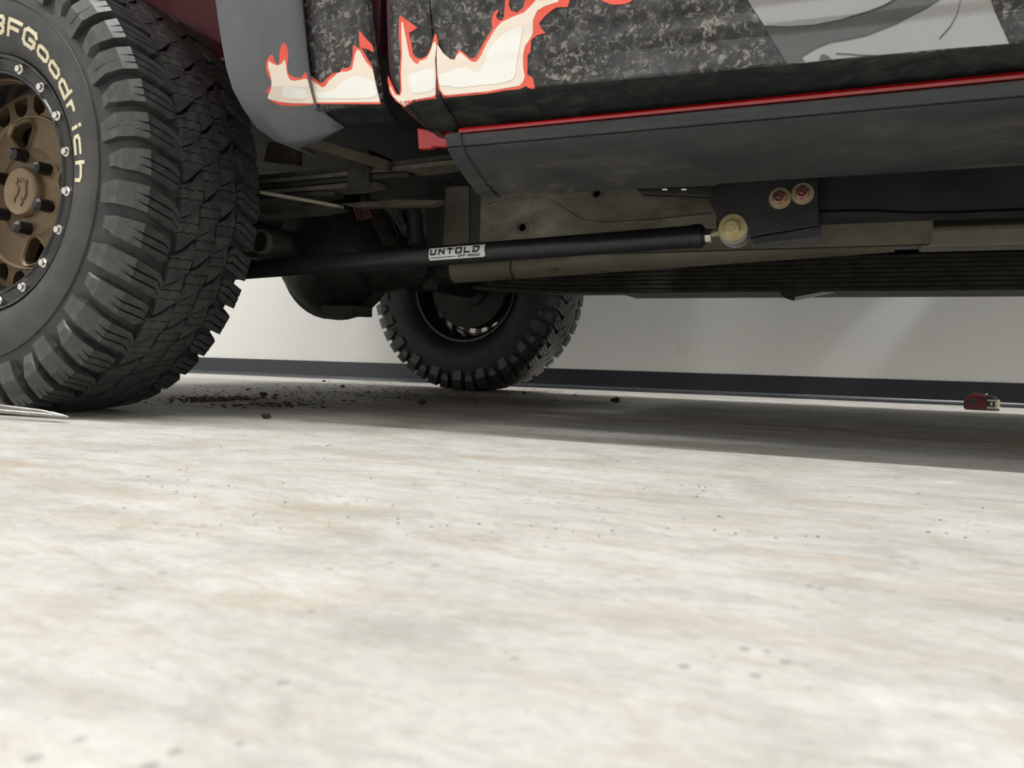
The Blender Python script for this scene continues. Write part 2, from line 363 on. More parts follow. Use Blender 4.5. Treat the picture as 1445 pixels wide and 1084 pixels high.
# ridge line on the sidewall
MB().lathe([(-0.0285,0.3265),(-0.0305,0.328),(-0.0285,0.3295)],160).build('sidewall_ridge',M['rubber'],tire,60)
# lettering: pixel centres of the letters give their angles
def sideY(r):
    for (y0,r0),(y1,r1) in zip(PROF,PROF[1:]):
        if r0<=r<=r1: return y0+(y1-y0)*(r-r0)/(r1-r0)
    return -0.0285
for ch,px,py,cap in (('B',-2,17,1),('F',23,27,1),('G',46,41,1),('o',66,63,0),('o',83,87,0),('d',97,116,0),('r',108,146,0),('i',113,175,0),('c',116,202,0),('h',117,241,0)):
    p=at(px,py,-0.029); ang=math.atan2(p.z-ZC,p.x)
    w,h,th=(0.033,0.026,0.0066) if cap else (0.0300,0.0225,0.0060)
    if ch=='i': w=0.006
    if ch=='r': w=0.020
    LM=MB()
    for qi,q in enumerate(strokes(ch,w,h,th)):
        top=[];bot=[]
        # subdivide quad along its length so it follows the arc
        n=3
        for i in range(n+1):
            a=q[0].lerp(q[1],i/n); b=q[3].lerp(q[2],i/n); top.append(a); bot.append(b)
        vs=[]
        for off in(0.0013+0.00012*qi,-0.002):
            for a,b in zip(top,bot):
                for z in(a,b):
                    x=z.x-w/2+0.10*(z.y-h/2); r=0.281+(z.y-h/2)*1.0; g=ang-x/0.281
                    vs.append((r*math.cos(g), sideY(r)-off, r*math.sin(g)))
        k2=2*(n+1); fs=[]
        for i in range(n):
            fs += [(2*i,2*i+1,2*i+3,2*i+2),(k2+2*i,k2+2*i+2,k2+2*i+3,k2+2*i+1),(2*i,2*i+2,k2+2*i+2,k2+2*i),(2*i+1,k2+2*i+1,k2+2*i+3,2*i+3)]
        fs += [(0,k2,k2+1,1),(2*n,2*n+1,k2+2*n+1,k2+2*n)]
        LM.add(vs,fs)
    LM.build('raised_letter',M['letter'],tire)
# --- tread blocks
def shoulder(mirror, kindB):
    """one shoulder lug with its run down the sidewall, centred on angle 0"""
    mb=MB(); p=PITCHT; s=(lambda y:2*TC-y) if mirror else (lambda y:y); sg=-1 if mirror else 1
    if kindB: st=[(0.048,RTY-0.002,-.24,.34),(0.035,RTY-0.002,-.39,.39),(-0.008,RTY-0.005,-.36,.36),(-0.021,0.408,-.35,.33),(-0.0315,0.386,-.34,.30),(-0.0315,0.366,-.22,.20)]
    else: st=[(0.056,RTY-0.0015,-.38,.18),(0.042,RTY-0.002,-.41,.38),(-0.008,RTY-0.005,-.38,.37),(-0.023,0.406,-.38,.36),(-0.0350,0.380,-.40,.36),(-0.0340,0.344,-.44,.26)]
    slant=lambda y:-sg*(max(y,-0.012)+0.01)*0.36+(-sg)*(min(0,y+0.012))*0.25
    base=[(0.050,0.409),(0.037,0.409),(0.004,0.402),(-0.008,0.388),(-0.0185,0.368),(-0.0245,0.345)]
    cuts=[(0,0.315),(0.335,0.635),(0.655,1.0)]
    for ci,(c0,c1) in enumerate(cuts):
        vs=[];
        for i,(y,r,t0,t1) in enumerate(st):
            g0,g1=c0,c1
            if i>=3:   # one body on the sidewall
                g0,g1=[(0,.33),(.33,.645),(.645,1)][ci]
            zz=(0.0022 if i%2 else -0.0022)
            a=(t0+(t1-t0)*g0)*p+slant(y)+(zz if ci>0 and i<3 else 0); b=(t0+(t1-t0)*g1)*p+slant(y)+(zz if ci<2 and i<3 else 0)
            by,br=base[i]
            cA=0.0012 if (i<3 or ci==0) else 0.0; cB=0.0012 if (i<3 or ci==2) else 0.0
            vs += [pol(s(by),a,br),pol(s(y),a+cA,r),pol(s(y),b-cB,r),pol(s(by),b,br)]
        fs=[]
        for i in range(len(st)-1):
            for j in range(3): fs.append((4*i+j,4*i+j+1,4*i+5+j,4*i+4+j))
        e=4*(len(st)-1); fs += [(0,3,2,1),(e,e+1,e+2,e+3)]
        mb.add(vs,fs)
    if not kindB:   # raised facet plate on the side of the long lug
        vs=[]
        for (y,r,a,b) in ((-0.0235,0.4055,-.05,.30),(-0.0355,0.380,-.08,.30),(-0.0355,0.360,-.08,.26)):
            for t in(a,b): vs.append(pol(s(y),t*p+slant(y),r))
            for t in(a,b): vs.append(pol(s(y+0.006),t*p+slant(y),r-0.004))
        fs=[(0,1,5,4),(4,5,9,8),(0,4,6,2),(1,3,7,5),(4,8,10,6),(5,7,11,9),(8,9,11,10),(0,2,3,1)]
        mb.add(vs,fs)
    return mb
def clip(poly,n,d):
    out=[]
    for i,a in enumerate(poly):
        b=poly[(i+1)%len(poly)]; da=a.dot(n)-d; db=b.dot(n)-d
        if da>=0: out.append(a)
        if (da>=0)!=(db>=0): out.append(a.lerp(b,da/(da-db)))
    return out
SL=0.85
def centre(row, alt):
    s0=[0.0585,0.1020,0.1440][row]; s1=[0.0985,0.1405,0.1825][row]
    p=PITCHT; gb,gt=(0.0050,0.0012) if (alt+(row==1))%2 else (0.0012,0.0050); sh=0.0
    def T(s): return SL*(s-TC)+sh
    k=0.004 if (row+alt)%2 else -0.002
    poly=[Vector((s0+k,T(s0)-p/2+gb)),Vector(((s0+s1)/2,T((s0+s1)/2)-p/2+gb-0.005)),Vector((s1+0.003,T(s1)-p/2+gb)),Vector((s1-k+0.003,T(s1)+0.004)),Vector((s1-0.003,T(s1)+p/2-gt)),
          Vector(((s0+s1)/2,T((s0+s1)/2)+p/2-gt-0.005)),Vector((s0-0.004,T(s0)+p/2-gt)),Vector((s0-0.001,T(s0)))]
    mb=MB(); n=Vector((-0.10,1)).normalized(); cN=sum((q.dot(n) for q in poly))/len(poly)
    bands=[(-1,-0.0085),(-0.0072,0.0085),(0.0098,1)]
    for bi,(a,b) in enumerate(bands):
        q=clip(clip(poly,n,cN+a),-n,-(cN+b))
        if len(q)<3: continue
        # zigzag the sipe edges
        z=[]
        for i,u in enumerate(q):
            v=q[(i+1)%len(q)]; z.append(u)
            for lim in(a,b):
                if abs(u.dot(n)-cN-lim)<1e-5 and abs(v.dot(n)-cN-lim)<1e-5 and (v-u).length>0.01:
                    lo,hi=(u,v) if u.x<v.x else (v,u); pts=[]
                    for f,o in((.3,.0022),(.45,-.0020),(.65,.0018),(.8,-.0014)): pts.append(lo.lerp(hi,f)+n*o)
                    z += pts if u.x<v.x else pts[::-1]
        m=len(z); c=sum(z,Vector((0,0)))/m
        top=[pol(c.x+(v.x-c.x)*0.965,c.y+(v.y-c.y)*0.965,crown(v.x)) for v in z]; bot=[pol(v.x,v.y,0.410) for v in z]
        mb.add(top+bot,[tuple(range(m))]+[(i,m+i,m+(i+1)%m,(i+1)%m) for i in range(m)])
    return mb
def block_kinds():
    return [('A',shoulder(False,False)),('B',shoulder(False,True)),('a',shoulder(True,False)),('b',shoulder(True,True))]+[('c%d%d'%(r,a),centre(r,a)) for r in range(3) for a in range(2)]
KIND={}
for nm,mb in block_kinds():
    me=mb.mesh('tread_block'); me.materials.append(M['tread']); KIND[nm]=(me,mb)
PHASE=0.02
plan=[]
for i in range(NB):
    q=2*math.pi*i/NB+PHASE
    plan += [('A' if i%2 else 'B',q),('a' if i%2 else 'b',q+0.5*2*math.pi/NB)]+[('c%d%d'%(r,i%2),q) for r in range(3)]
for nm,q in plan:
    o=bpy.data.objects.new('tread_block',KIND[nm][0]); COL.objects.link(o); o.parent=tire; o.rotation_euler=(0,-q,0)

# --- near wheel: dished bronze face, black bead ring
wheel=MB()
RIM=[(0.030,0.196),(0.046,0.192),(0.075,0.190),(0.090,0.192),(0.13,0.190),(0.19,0.194),(0.225,0.206),(0.238,0.226),(0.243,0.226),(0.243,0.219),(0.228,0.213),(0.20,0.200),(0.20,0.205),(0.13,0.200),(0.06,0.205),(0.02,0.215),(0.010,0.222),(0.006,0.228),(0.010,0.206)]
FY=0.085; holes=[]
NW=20
for i in range(NW):
    a0=2*math.pi*(i+0.5)/NW; hw=math.pi/NW*0.66
    holes.append([(r*math.cos(a0+d),r*math.sin(a0+d)) for r,d in((.156,-hw*.72),(.150,0),(.156,hw*.72),(.164,hw),(.184,hw),(.187,hw*.8),(.187,-hw*.8),(.184,-hw),(.164,-hw))])
HA=[math.radians(v) for v in(100,10,-80,190)]
def drop(a,scale=1.0):
    pts=[]
    for i in range(20):
        t=2*math.pi*i/20; rr=0.027*scale*(1-0.16*math.cos(3*t))
        x=0.116+rr*math.cos(t)*0.92; y=rr*math.sin(t)*1.12
        pts.append((x*math.cos(a)-y*math.sin(a),x*math.sin(a)+y*math.cos(a)))
    return pts
holes += [drop(a) for a in HA]
ring=lambda r,n=96:[(r*math.cos(2*math.pi*i/n),r*math.sin(2*math.pi*i/n)) for i in range(n)]
wheel.plate([ring(0.194)]+holes,FY,0.022)
wheel.lathe([(FY+0.001,0.088),(FY-0.004,0.080),(FY-0.006,0.066),(FY-0.006,0.02),(FY-0.006,0.001)],64)
whl=wheel.build('wheel',M['bronze'],truck,35); whl.location=(0,0,ZC); whl['label']='bronze alloy wheel with black bead ring'
MB().lathe(RIM,96,True).build('rim_barrel',M['black_satin'],whl,35)
MB().lathe([(0.12,0.01),(0.12,0.158),(0.128,0.168),(0.205,0.168),(0.205,0.05)],48).build('brake_drum',M['steel_dark'],whl,35)
MB().lathe([(0.022,0.1955),(0.030,0.1945),(FY-0.004,0.1925),(FY+0.01,0.1915),(FY+0.01,0.1945),(0.022,0.199)],96,True).build('rim_lip',M['bronze'],whl,35)
# raised edges round the four large openings
def edge_ring(mb,a):
    o=drop(a,1.0); i2=drop(a,1.22); n=len(o)
    vs=[(x,FY-0.0002,z) for x,z in i2]+[(x,FY-0.006,z) for x,z in drop(a,1.14)]+[(x,FY-0.004,z) for x,z in drop(a,1.03)]+[(x,FY+0.01,z) for x,z in o]
    mb.add(vs,[(j*n+i,j*n+(i+1)%n,(j+1)*n+(i+1)%n,(j+1)*n+i) for j in range(3) for i in range(n)])
for a in HA:
    mb=MB(); edge_ring(mb,a); mb.build('opening_edge',M['bronze_hi'],whl,60)
MB().lathe([(FY-0.0002,0.150),(FY-0.005,0.1475),(FY-0.005,0.145),(FY-0.0002,0.142)],96).build('face_ridge',M['bronze_hi'],whl,50)
br=MB().lathe([(0.020,0.198),(0.004,0.199),(-0.001,0.203),(-0.001,0.2065),(0.002,0.209),(0.002,0.228),(-0.003,0.231),(-0.004,0.2355),(0.002,0.238),(0.012,0.238)],96).build('bead_ring',M['black_satin'],whl,50)
NBolt=20
bm_=MB().cyl((0,0.002,0),(0,-0.002,0),0.0085,n=14).cyl((0,-0.002,0),(0,-0.0075,0),0.0062,n=6).mesh('bead_bolt'); bm_.materials.append(M['chrome'])
for i in range(NBolt):
    q=2*math.pi*(i+0.62)/NBolt; o=bpy.data.objects.new('bead_bolt',bm_); COL.objects.link(o); o.parent=whl; o.location=(0.2185*math.cos(q),0,0.2185*math.sin(q)); o.rotation_euler=(0,q*1.7,0)
cap=MB().lathe([(FY,0.050),(FY-0.016,0.048),(FY-0.021,0.044),(FY-0.019,0.040),(FY-0.0175,0.037),(FY-0.0175,0.001)],48).build('centre_cap',M['bronze_hi'],whl,40)
em=MB()
def ribbon(mb,pts,w,y,t):
    pts=[Vector(p) for p in pts]
    L=[];R=[]
    for i,p in enumerate(pts):
        d=(pts[min(i+1,len(pts)-1)]-pts[max(i-1,0)]).normalized(); n=Vector((-d.y,d.x)); ww=w*(0.35+0.65*math.sin(math.pi*(i+.4)/(len(pts)-.2)))
        L.append(p+n*ww/2);R.append(p-n*ww/2)
    poly=L+R[::-1]; mb.prism([(q.x,y,q.y) for q in poly],(0,t,0))
ribbon(em,[(-.016,-.020),(-.018,-.012),(-.010,-.004),(-.006,.006),(-.012,.014),(-.008,.024),(.0,.018)],0.006,FY-0.0195,0.003)
ribbon(em,[(.004,.024),(.010,.018),(.016,.020),(.013,.008),(.015,-.004),(.010,-.014),(.0,-.008)],0.006,FY-0.0195,0.003)
ribbon(em,[(.0,-.028),(.004,-.020),(.003,-.012)],0.005,FY-0.0195,0.003)
em.build('cap_emblem',M['bronze'],whl)
ln=MB().cyl((0,FY+.002,0),(0,FY-0.030,0),0.0125,0.0115,n=18).cyl((0,FY-0.030,0),(0,FY-0.036,0),0.0115,0.006,n=18).mesh('lug_nut'); ln.materials.append(M['lug'])
for p in ln.polygons: p.use_smooth=True
ln.set_sharp_from_angle(angle=0.7)
for i in range(6):
    q=math.radians(95+60*i); o=bpy.data.objects.new('lug_nut',ln); COL.objects.link(o); o.parent=whl; o.location=(0.070*math.cos(q),0,0.070*math.sin(q))
    MBq=None
# --- far wheel (seen from its inner side)
FYW=2.18
ft=link('tire',tme,None,truck,None); ft.location=(0,FYW,ZC); ft.rotation_euler=(0,0.05,math.pi); ft['label']='far rear tyre seen from its inner side in shadow'
fm=MB()
for nm,q in plan:
    R_=Matrix.Rotation(-q,3,'Y'); mb=KIND[nm][1]; fm.add([R_@Vector(v) for v in mb.v],mb.f)
tag(fm.build('tread_blocks',M['tread'],ft),kind='stuff')
fw_=link('wheel',whl.data,None,truck,None); fw_.location=(0,FYW,ZC); fw_.rotation_euler=(0,0.3,math.pi); fw_['label']='far wheel seen from behind in shadow'
for nm in('bead_ring','rim_barrel','brake_drum'):
    o=bpy.data.objects.new(nm,bpy.data.objects[nm].data); COL.objects.link(o); o.parent=fw_

# ------------------------------------------------------------------ body sides
def crease(X): return 0.506-0.017*max(0.0,(X-0.95))/0.7
def surfY(X,Z):
    zc=crease(X); d=Z-zc
    if d<0: return 0.06+(-d)*1.05
    prof=[(0,0.060),(0.040,0.0660),(0.053,0.0620),(0.076,0.0652),(0.088,0.0612),(0.118,0.0630),(0.128,0.0592),(0.30,0.061),(0.55,0.075),(1.5,0.22)]
    amp=max(0.12,min(1.0,(X-1.0)/0.2)) if d<0.3 else 1.0
    for (a,ya),(b,yb) in zip(prof,prof[1:]):
        if d<=b: return 0.0615+(ya+(yb-ya)*(d-a)/(b-a)-0.0615)*amp
    return 0.22
def bedY(X,Z):
    d=Z-0.508
    return 0.06+(-d)*1.1 if d<0 else 0.06-0.0*d
def panel(name,mat,fn,xs,zs,parent=truck,edge=None,thick=0.012,smooth=25):
    """grid panel; xs(z) -> list of X stations, Y from fn"""
    mb=MB(); n=None
    for z in zs:
        row=xs(z); n=len(row)
        for x in row: mb.v.append((x,fn(x,z),z))
    for j in range(len(zs)-1):
        for i in range(n-1): a=j*n+i; mb.f.append((a,a+1,a+n+1,a+n))
    o=mb.build(name,mat,parent,smooth,recalc=False)
    sol=o.modifiers.new('sheet','SOLIDIFY'); sol.thickness=thick; sol.offset=-1
    return o
def lin(a,b,n): return [a+(b-a)*i/n for i in range(n+1)]
ZS=sorted(set([0.508]+lin(0.508,0.64,20)+lin(0.64,1.0,6)+lin(1.0,1.25,3)))
def gapx(Z,x0): return x0
# door seam and panel edges traced in the photo, on the body surface
def edge_fn(pts,Yf=0.06):
    P=sorted([(at(x,y,yy).z,at(x,y,yy).x) for x,y,yy in pts])
    def f(z):
        if z<=P[0][0]: return P[0][1]
        for (z0,x0),(z1,x1) in zip(P,P[1:]):
            if z<=z1: return x0+(x1-x0)*(z-z0)/(z1-z0)
        (z0,x0),(z1,x1)=P[-2],P[-1]; return x1+(x1-x0)/(z1-z0)*(z-z1)*0.4
    return f
seam=edge_fn([(604,-2,.06),(608,40,.06),(613,85,.06),(618,115,.06),(622,137,.06)])
cabL=edge_fn([(551,0,.062),(553,80,.062),(558,120,.062),(570,150,.062)])
bedR=edge_fn([(519,0,.06),(526,60,.06),(533,110,.06),(539,148,.06)])
bedL=edge_fn([(428,0,.055),(434,60,.055),(440,110,.055),(446,150,.055)])
# side panels above the crease
def zrows(top=1.25): return lin(0.0,0.135,27)+lin(0.15,0.5,8)+lin(0.6,top-0.5,2)
def crow(f0,f1,n,top):
    mb=MB(); rows=zrows(top)
    for d in rows:
        for i in range(n+1):
            za=crease(f0(0.506+d)); xa=f0(za+d); xb=f1(za+d); x=xa+(xb-xa)*i/n; z=crease(x)+d
            mb.v.append((x,surfY(x,z),z))
    for j in range(len(rows)-1):
        for i in range(n): a=j*(n+1)+i; mb.f.append((a,a+1,a+n+2,a+n+1))
    return mb
def sheet(mb,name,mat,thick=0.012,smooth=22,parent=truck):
    o=mb.build(name,mat,parent,smooth,recalc=False); s=o.modifiers.new('sheet','SOLIDIFY'); s.thickness=thick; s.offset=-1; return o
door=sheet(crow(lambda z:seam(z)+0.0028,lambda z:1.98,40,1.25),'rear_door',M['camo']); door['label']='black camo-flecked door skin with printed grey figure'
quarter=sheet(crow(lambda z:cabL(z),lambda z:seam(z)-0.0004,6,1.25),'cab_corner',M['camo'])
fdoor=sheet(crow(lambda z:1.986,lambda z:2.95,12,1.25),'front_door',M['camo'])
# rolled rear edge of the cab going into the gap
mb=MB(); zz=lin(0.45,1.25,30)
for z in zz:
    x=cabL(max(z,0.507)); y=surfY(x,max(z,0.507))
    if z<0.507: y=0.06+(0.507-z)*1.0; x=x+(0.507-z)*1.1
    for dx,dy in((0.001,0.0),(-0.010,0.006),(-0.016,0.022),(-0.016,0.20)): mb.v.append((x+dx,y+dy,z))
for j in range(len(zz)-1):
    for i in range(3): a=4*j+i; mb.f.append((a,a+1,a+5,a+4))
mb.build('cab_back_edge',M['gap'],truck,40)
# tucked-under lower skins (below the crease)
def tuck(name,f0,f1,n,depth,mat,sl=1.05,d0=0.0,par=truck):
    mb=MB(); rows=lin(0,1,6)
    for r in rows:
        for i in range(n+1):
            xa=f0(r); xb=f1(r); x=xa+(xb-xa)*i/n; zc=crease(x); z=zc-depth(x)*r
            mb.v.append((x,0.06+(zc-z)*sl,z))
    for j in range(len(rows)-1):
        for i in range(n): a=j*(n+1)+i; mb.f.append((a,a+n+1,a+n+2,a+1))
    return sheet(mb,name,mat,0.008,30,par)
sx=at(652,180,0.10).x; s0=seam(0.507)
dd=lambda x: crease(x)-0.4675
tuck('door_lower_skin',lambda r:s0+0.0025+(sx-s0)*r,lambda r:1.98,30,dd,M['sill'],0.9)
tuck('corner_lower_skin',lambda r:cabL(0.507)+0.004+(at(606,180,.1).x-cabL(.507))*r,lambda r:s0-0.0008+(sx-s0)*r,6,dd,M['sill'],0.9)
tuck('front_door_lower_skin',lambda r:1.986,lambda r:2.95,8,dd,M['sill'],0.9)
# bed side
def bedpanel():
    mb=MB(); rows=lin(0.508,0.75,16)+lin(0.8,1.2,5)
    for z in rows:
        xa=bedL(z)-0.004; xb=bedR(z)
        for i in range(9):
            f=i/8; x=xa+(xb-xa)*f; y=0.06+(0.010*(max(0,f-0.86)/0.14)**2)
            mb.v.append((x,y,z))
    for j in range(len(rows)-1):
        for i in range(8): a=j*9+i; mb.f.append((a,a+1,a+10,a+9))
    return mb
sheet(bedpanel(),'bed_side_skin',M['camo'])
mb=MB(); p0=at(447,150,.06); p1=at(540,148,.06); q0=at(486,180,.105); q1=at(562,174,.105)
for r in lin(0,1,5):
    a=p0.lerp(q0,r); b=p1.lerp(q1,r)
    for i in range(9): mb.v.append(tuple(a.lerp(b,i/8)))
for j in range(5):
    for i in range(8): a=j*9+i; mb.f.append((a,a+9,a+10,a+1))
sheet(mb,'bed_lower_skin',M['sill'],0.006,30)
# dark opening between bed and cab: bed front wall and cab back wall
MB().box((0.780,0.085,0.60),(0.795,2.09,1.15)).build('bed_front_wall',M['gap'],truck)
MB().box((0.895,0.115,0.50),(0.91,2.06,1.2)).build('cab_back_wall',M['gap'],truck)
# far side of the body, roof and floor so that light and shade fall right
MB().box((-1.15,2.06,0.50),(0.795,2.10,1.15)).build('far_bed_side',M['sill'],truck)
MB().box((0.91,2.06,0.46),(2.95,2.10,1.25)).build('far_cab_side',M['sill'],truck)
MB().sweep([(0.21,1.25),(0.29,1.86),(0.40,1.96),(1.76,1.96),(1.87,1.86),(1.96,1.25)],[0.91,2.95]).build('cab_roof',M['sill'],truck,30)
MB().box((-1.15,0.36,0.74),(0.79,2.08,0.77)).build('bed_floor',M['under'],truck)
MB().box((-1.15,0.085,1.13),(0.79,0.37,1.15)).build('bed_light_blocker',M['under'],truck)  # unseen sheet added above the wheel well to block stray light
MB().box((0.90,0.14,0.505),(2.95,2.05,0.53)).build('cab_floor',M['under'],truck)
MB().box((-1.17,0.08,0.52),(-1.13,2.10,1.15)).build('tailgate',M['sill'],truck)
# inner wheel housing and burgundy bed panel seen over the tyre
MB().sweep([(0.33,1.13),(0.95,1.13),(0.95,1.115),(0.345,1.115),(0.345,0.74),(0.33,0.74)],[-0.80,0.72]).build('wheel_housing',M['burgundy'],truck)
bp=MB().prism([at(225,-40,0.30),at(330,-40,0.30),at(335,60,0.30),at(318,66,0.30),at(255,30,0.30)],(0,0.01,0)).build('inner_fender',M['burgundy'],truck)
bp['label']='burgundy inner fender sheet'
# flare: rows of (left edge, fold, right edge) pixels with depths
FR=[((296,-60),(340,-60),(424,-60)),((300,-25),(346,-25),(425,-25)),((304,0),(352,0),(426,0)),((311,50),(354,50),(431,50)),((319,95),(357,95),(436,95)),((328,125),(362,122),(440,122)),((342,152),(372,150),(447,151)),((362,180),(388,180),(470,170)),((388,199),(405,199),(486,180)),((418,210),(424,209),(450,200))]
YL=[.004,.004,.004,.004,.005,.012,.030,.060,.085,.10]; YM=[.010,.010,.010,.010,.011,.016,.032,.058,.08,.10]; YR=[.050,.050,.050,.050,.050,.052,.058,.085,.10,.105]
mb=MB(); NF=9
# over-the-wheel arch continues from the top row
rows=[]
for (l,c_,r),a,b,d in zip(FR,YL,YM,YR):
    pl,pm,pr=at(*l,a),at(*c_,b),at(*r,d); row=[Vector((pl.x-0.002,pl.y+0.05,pl.z))]
    for i in range(4): row.append(pl.lerp(pm,i/4))
    for i in range(5): row.append(pm.lerp(pr,i/4))
    rows.append(row)
base=rows[0]; ctr=Vector((0,0,0.60)); arch=[]
for k_ in range(1,15):
    q=math.radians(180*k_/14); c0,s0_=math.cos(q),math.sin(q)
    rw=[]
    z0=base[0].z
    for v in base:
        rad=v.x; rw.append(Vector((rad*math.cos(q), v.y, v.z+rad*0.62*math.sin(q))))
    arch.append(rw)
rows=arch[::-1]+rows
n=len(rows[0])
for r in rows: mb.v += [tuple(v) for v in r]
for j in range(len(rows)-1):
    for i in range(n-1): a=j*n+i; mb.f.append((a,a+n,a+n+1,a+1))
fl=sheet(mb,'fender_flare',M['flare'],0.006,28); fl['label']='smooth dark grey fender flare ahead of the tyre'
# bed side rest (behind and above the wheel, past the frame)
mb=MB(); zz=lin(0.70,1.15,6)
mb.plate([[(-1.15,0.52),(-0.60,0.52),(-0.56,0.66)]+[(-0.56*math.cos(math.pi*i/20),0.80+0.35*math.sin(math.pi*i/20)) for i in range(21)]+[(0.56,0.70),(0.66,0.70),(0.67,1.20),(-1.15,1.20)]],0.062,0.015).build('bed_side_rear',M['camo'],truck)

# ------------------------------------------------------------------ flame and figure graphics (vinyl print)
def hit(x,y,fn,Y0=0.06):
    Y=Y0
    for _ in range(8):
        p=at(x,y,Y); Y=fn(p.x,p.z)
    return at(x,y,Y)
def smoothpoly(pts,rounds=1):
    for _ in range(rounds):
        out=[]
        for i,a in enumerate(pts):
            b=pts[(i+1)%len(pts)]; out += [(a[0]*.8+b[0]*.2,a[1]*.8+b[1]*.2),(a[0]*.2+b[0]*.8,a[1]*.2+b[1]*.8)]
        pts=out
    return pts
def decal(name,mat,pts,fn,eps,parent,rounds=1,label=None):
    eps=eps*0.9+0.0005
    pts=smoothpoly(pts,rounds) if rounds else pts
    P=[hit(x,y,fn) for x,y in pts]
    bm=bmesh.new(); vs=[bm.verts.new((p.x,0,p.z)) for p in P]
    tri=geometry.tessellate_polygon([[Vector((p.x,p.z,0)) for p in P]])
    for t in tri:
        try: bm.faces.new([vs[i] for i in t])
        except ValueError: pass
    for _ in range(6):
        es=[e for e in bm.edges if e.calc_length()>0.0055]
        if not es: break
        bmesh.ops.subdivide_edges(bm,edges=es,cuts=1,use_grid_fill=False); bmesh.ops.triangulate(bm,faces=bm.faces[:])
    for v in bm.verts: v.co.y=fn(v.co.x,v.co.z)-eps
    bmesh.ops.recalc_face_normals(bm,faces=bm.faces[:])
    if bm.faces and sum(f.normal.y*f.calc_area() for f in bm.faces)>0: bmesh.ops.reverse_faces(bm,faces=bm.faces[:])
    me=bpy.data.meshes.new(name); bm.to_mesh(me); bm.free()
    o=link(name,me,mat,parent,40)
    if label: o['label']=label
    return o
from mathutils.bvhtree import BVHTree
FB=BVHTree.FromPolygons([Vector(v) for v in mb.v] if False else [Vector(v) for v in [tuple(c) for r in rows for c in r]],[(j*n+i,(j+1)*n+i,(j+1)*n+i+1,j*n+i+1) for j in range(len(rows)-1) for i in range(n-1)])
def flareY(X,Z):
    h_=FB.ray_cast(Vector((X,-0.5,Z)),Vector((0,1,0)))
    return h_[0].y if h_[0] else 0.055
def bed_s(X,Z): return 0.06+0.0*X
# flare flame
Z4=lambda L:[(350+x/6.776,y/6.776) for x,y in L]
decal('flame_red',M['f_red'],Z4([(172,640),(182,580),(215,530),(240,525),(262,590),(290,626),(305,600),(303,540),(315,450),(345,405),(375,440),(392,530),(380,610),(384,690),(410,725),(470,745),(515,745),(545,700),(560,690),(575,760),(600,860),(640,985),(640,1003),(420,1018),(300,1008),(180,945),(160,905),(190,860),(228,822),(228,770),(195,730)]),flareY,0.0007,fl,1,'red and cream flame print')
decal('flame_cream',M['f_cream'],Z4([(203,580),(230,605),(275,626),(300,628),(330,610),(358,568),(372,640),(378,700),(400,760),(440,778),(520,765),(556,755),(575,765),(600,860),(632,985),(630,992),(420,990),(290,975),(190,945),(205,905),(232,850),(232,770),(215,700),(198,650)]),flareY,0.0013,fl,1)
decal('flame_white',M['f_white'],Z4([(335,850),(370,818),(420,825),(470,850),(560,850),(585,930),(560,950),(380,945),(335,910)]),flareY,0.0019,fl,1)
# bed flame
bsk=bpy.data.objects['bed_side_skin']
decal('flame_red',M['f_red'],Z4([(562,690),(556,560),(556,525),(570,518),(580,530),(578,640),(600,720),(690,795),(720,790),(760,745),(800,710),(850,694),(885,692),(890,665),(920,655),(965,650),(990,620),(1003,540),(1005,440),(1020,432),(1055,460),(1095,470),(1150,570),(1190,630),(1196,665),(1225,800),(1270,985),(1270,998),(665,996),(640,985),(600,850),(580,750)]),bed_s,0.0004,bsk,0,'red and cream flame print')
decal('flame_cream',M['f_cream'],Z4([(575,725),(640,790),(715,838),(745,825),(780,770),(860,705),(890,690),(960,685),(1000,665),(1015,590),(1030,510),(1050,472),(1075,490),(1130,590),(1180,650),(1196,668),(1225,800),(1266,980),(670,982),(645,975),(605,850)]),bed_s,0.0008,bsk,0)
decal('flame_white',M['f_white'],Z4([(640,880),(720,890),(820,860),(900,790),(980,745),(1060,725),(1150,750),(1215,800),(1245,925),(1100,945),(800,945),(660,945)]),bed_s,0.0012,bsk,1)
decal('flame_red',M['f_red'],Z4([(1063,305),(1075,302),(1130,370),(1190,430),(1208,502),(1150,475),(1070,455)]),bed_s,0.0004,bsk,0)
# cab flame (corner and door)
Z5=lambda L:[(540+x/3.803,y/3.803) for x,y in L]
qf=Z5([(285,525),(288,400),(284,320),(290,265),(296,215),(290,182),(278,190),(262,255),(240,300),(210,316),(180,312),(165,290),(155,230),(143,180),(160,168),(188,150),(95,82),(88,110),(88,190),(98,290),(92,380),(97,480),(92,510),(75,500),(50,450),(30,405),(28,430),(40,500),(70,540),(118,578),(165,548),(250,535),(296,530)])
decal('flame_red',M['f_red'],qf,surfY,0.0004,quarter,0,'red and cream flame print')
qc=Z5([(285,510),(288,400),(282,320),(287,280),(292,250),(283,222),(270,235),(258,280),(235,318),(200,330),(188,347),(165,330),(145,300),(128,210),(110,118),(103,122),(103,200),(106,300),(100,400),(105,490),(95,515),(70,510),(45,465),(38,470),(60,520),(118,572),(165,538),(270,520)])
decal('flame_cream',M['f_cream'],qc,surfY,0.0008,quarter,0)
decal('flame_white',M['f_white'],Z5([(140,400),(190,390),(230,370),(281,372),(284,470),(250,495),(165,505),(150,460)]),surfY,0.0012,quarter,1)
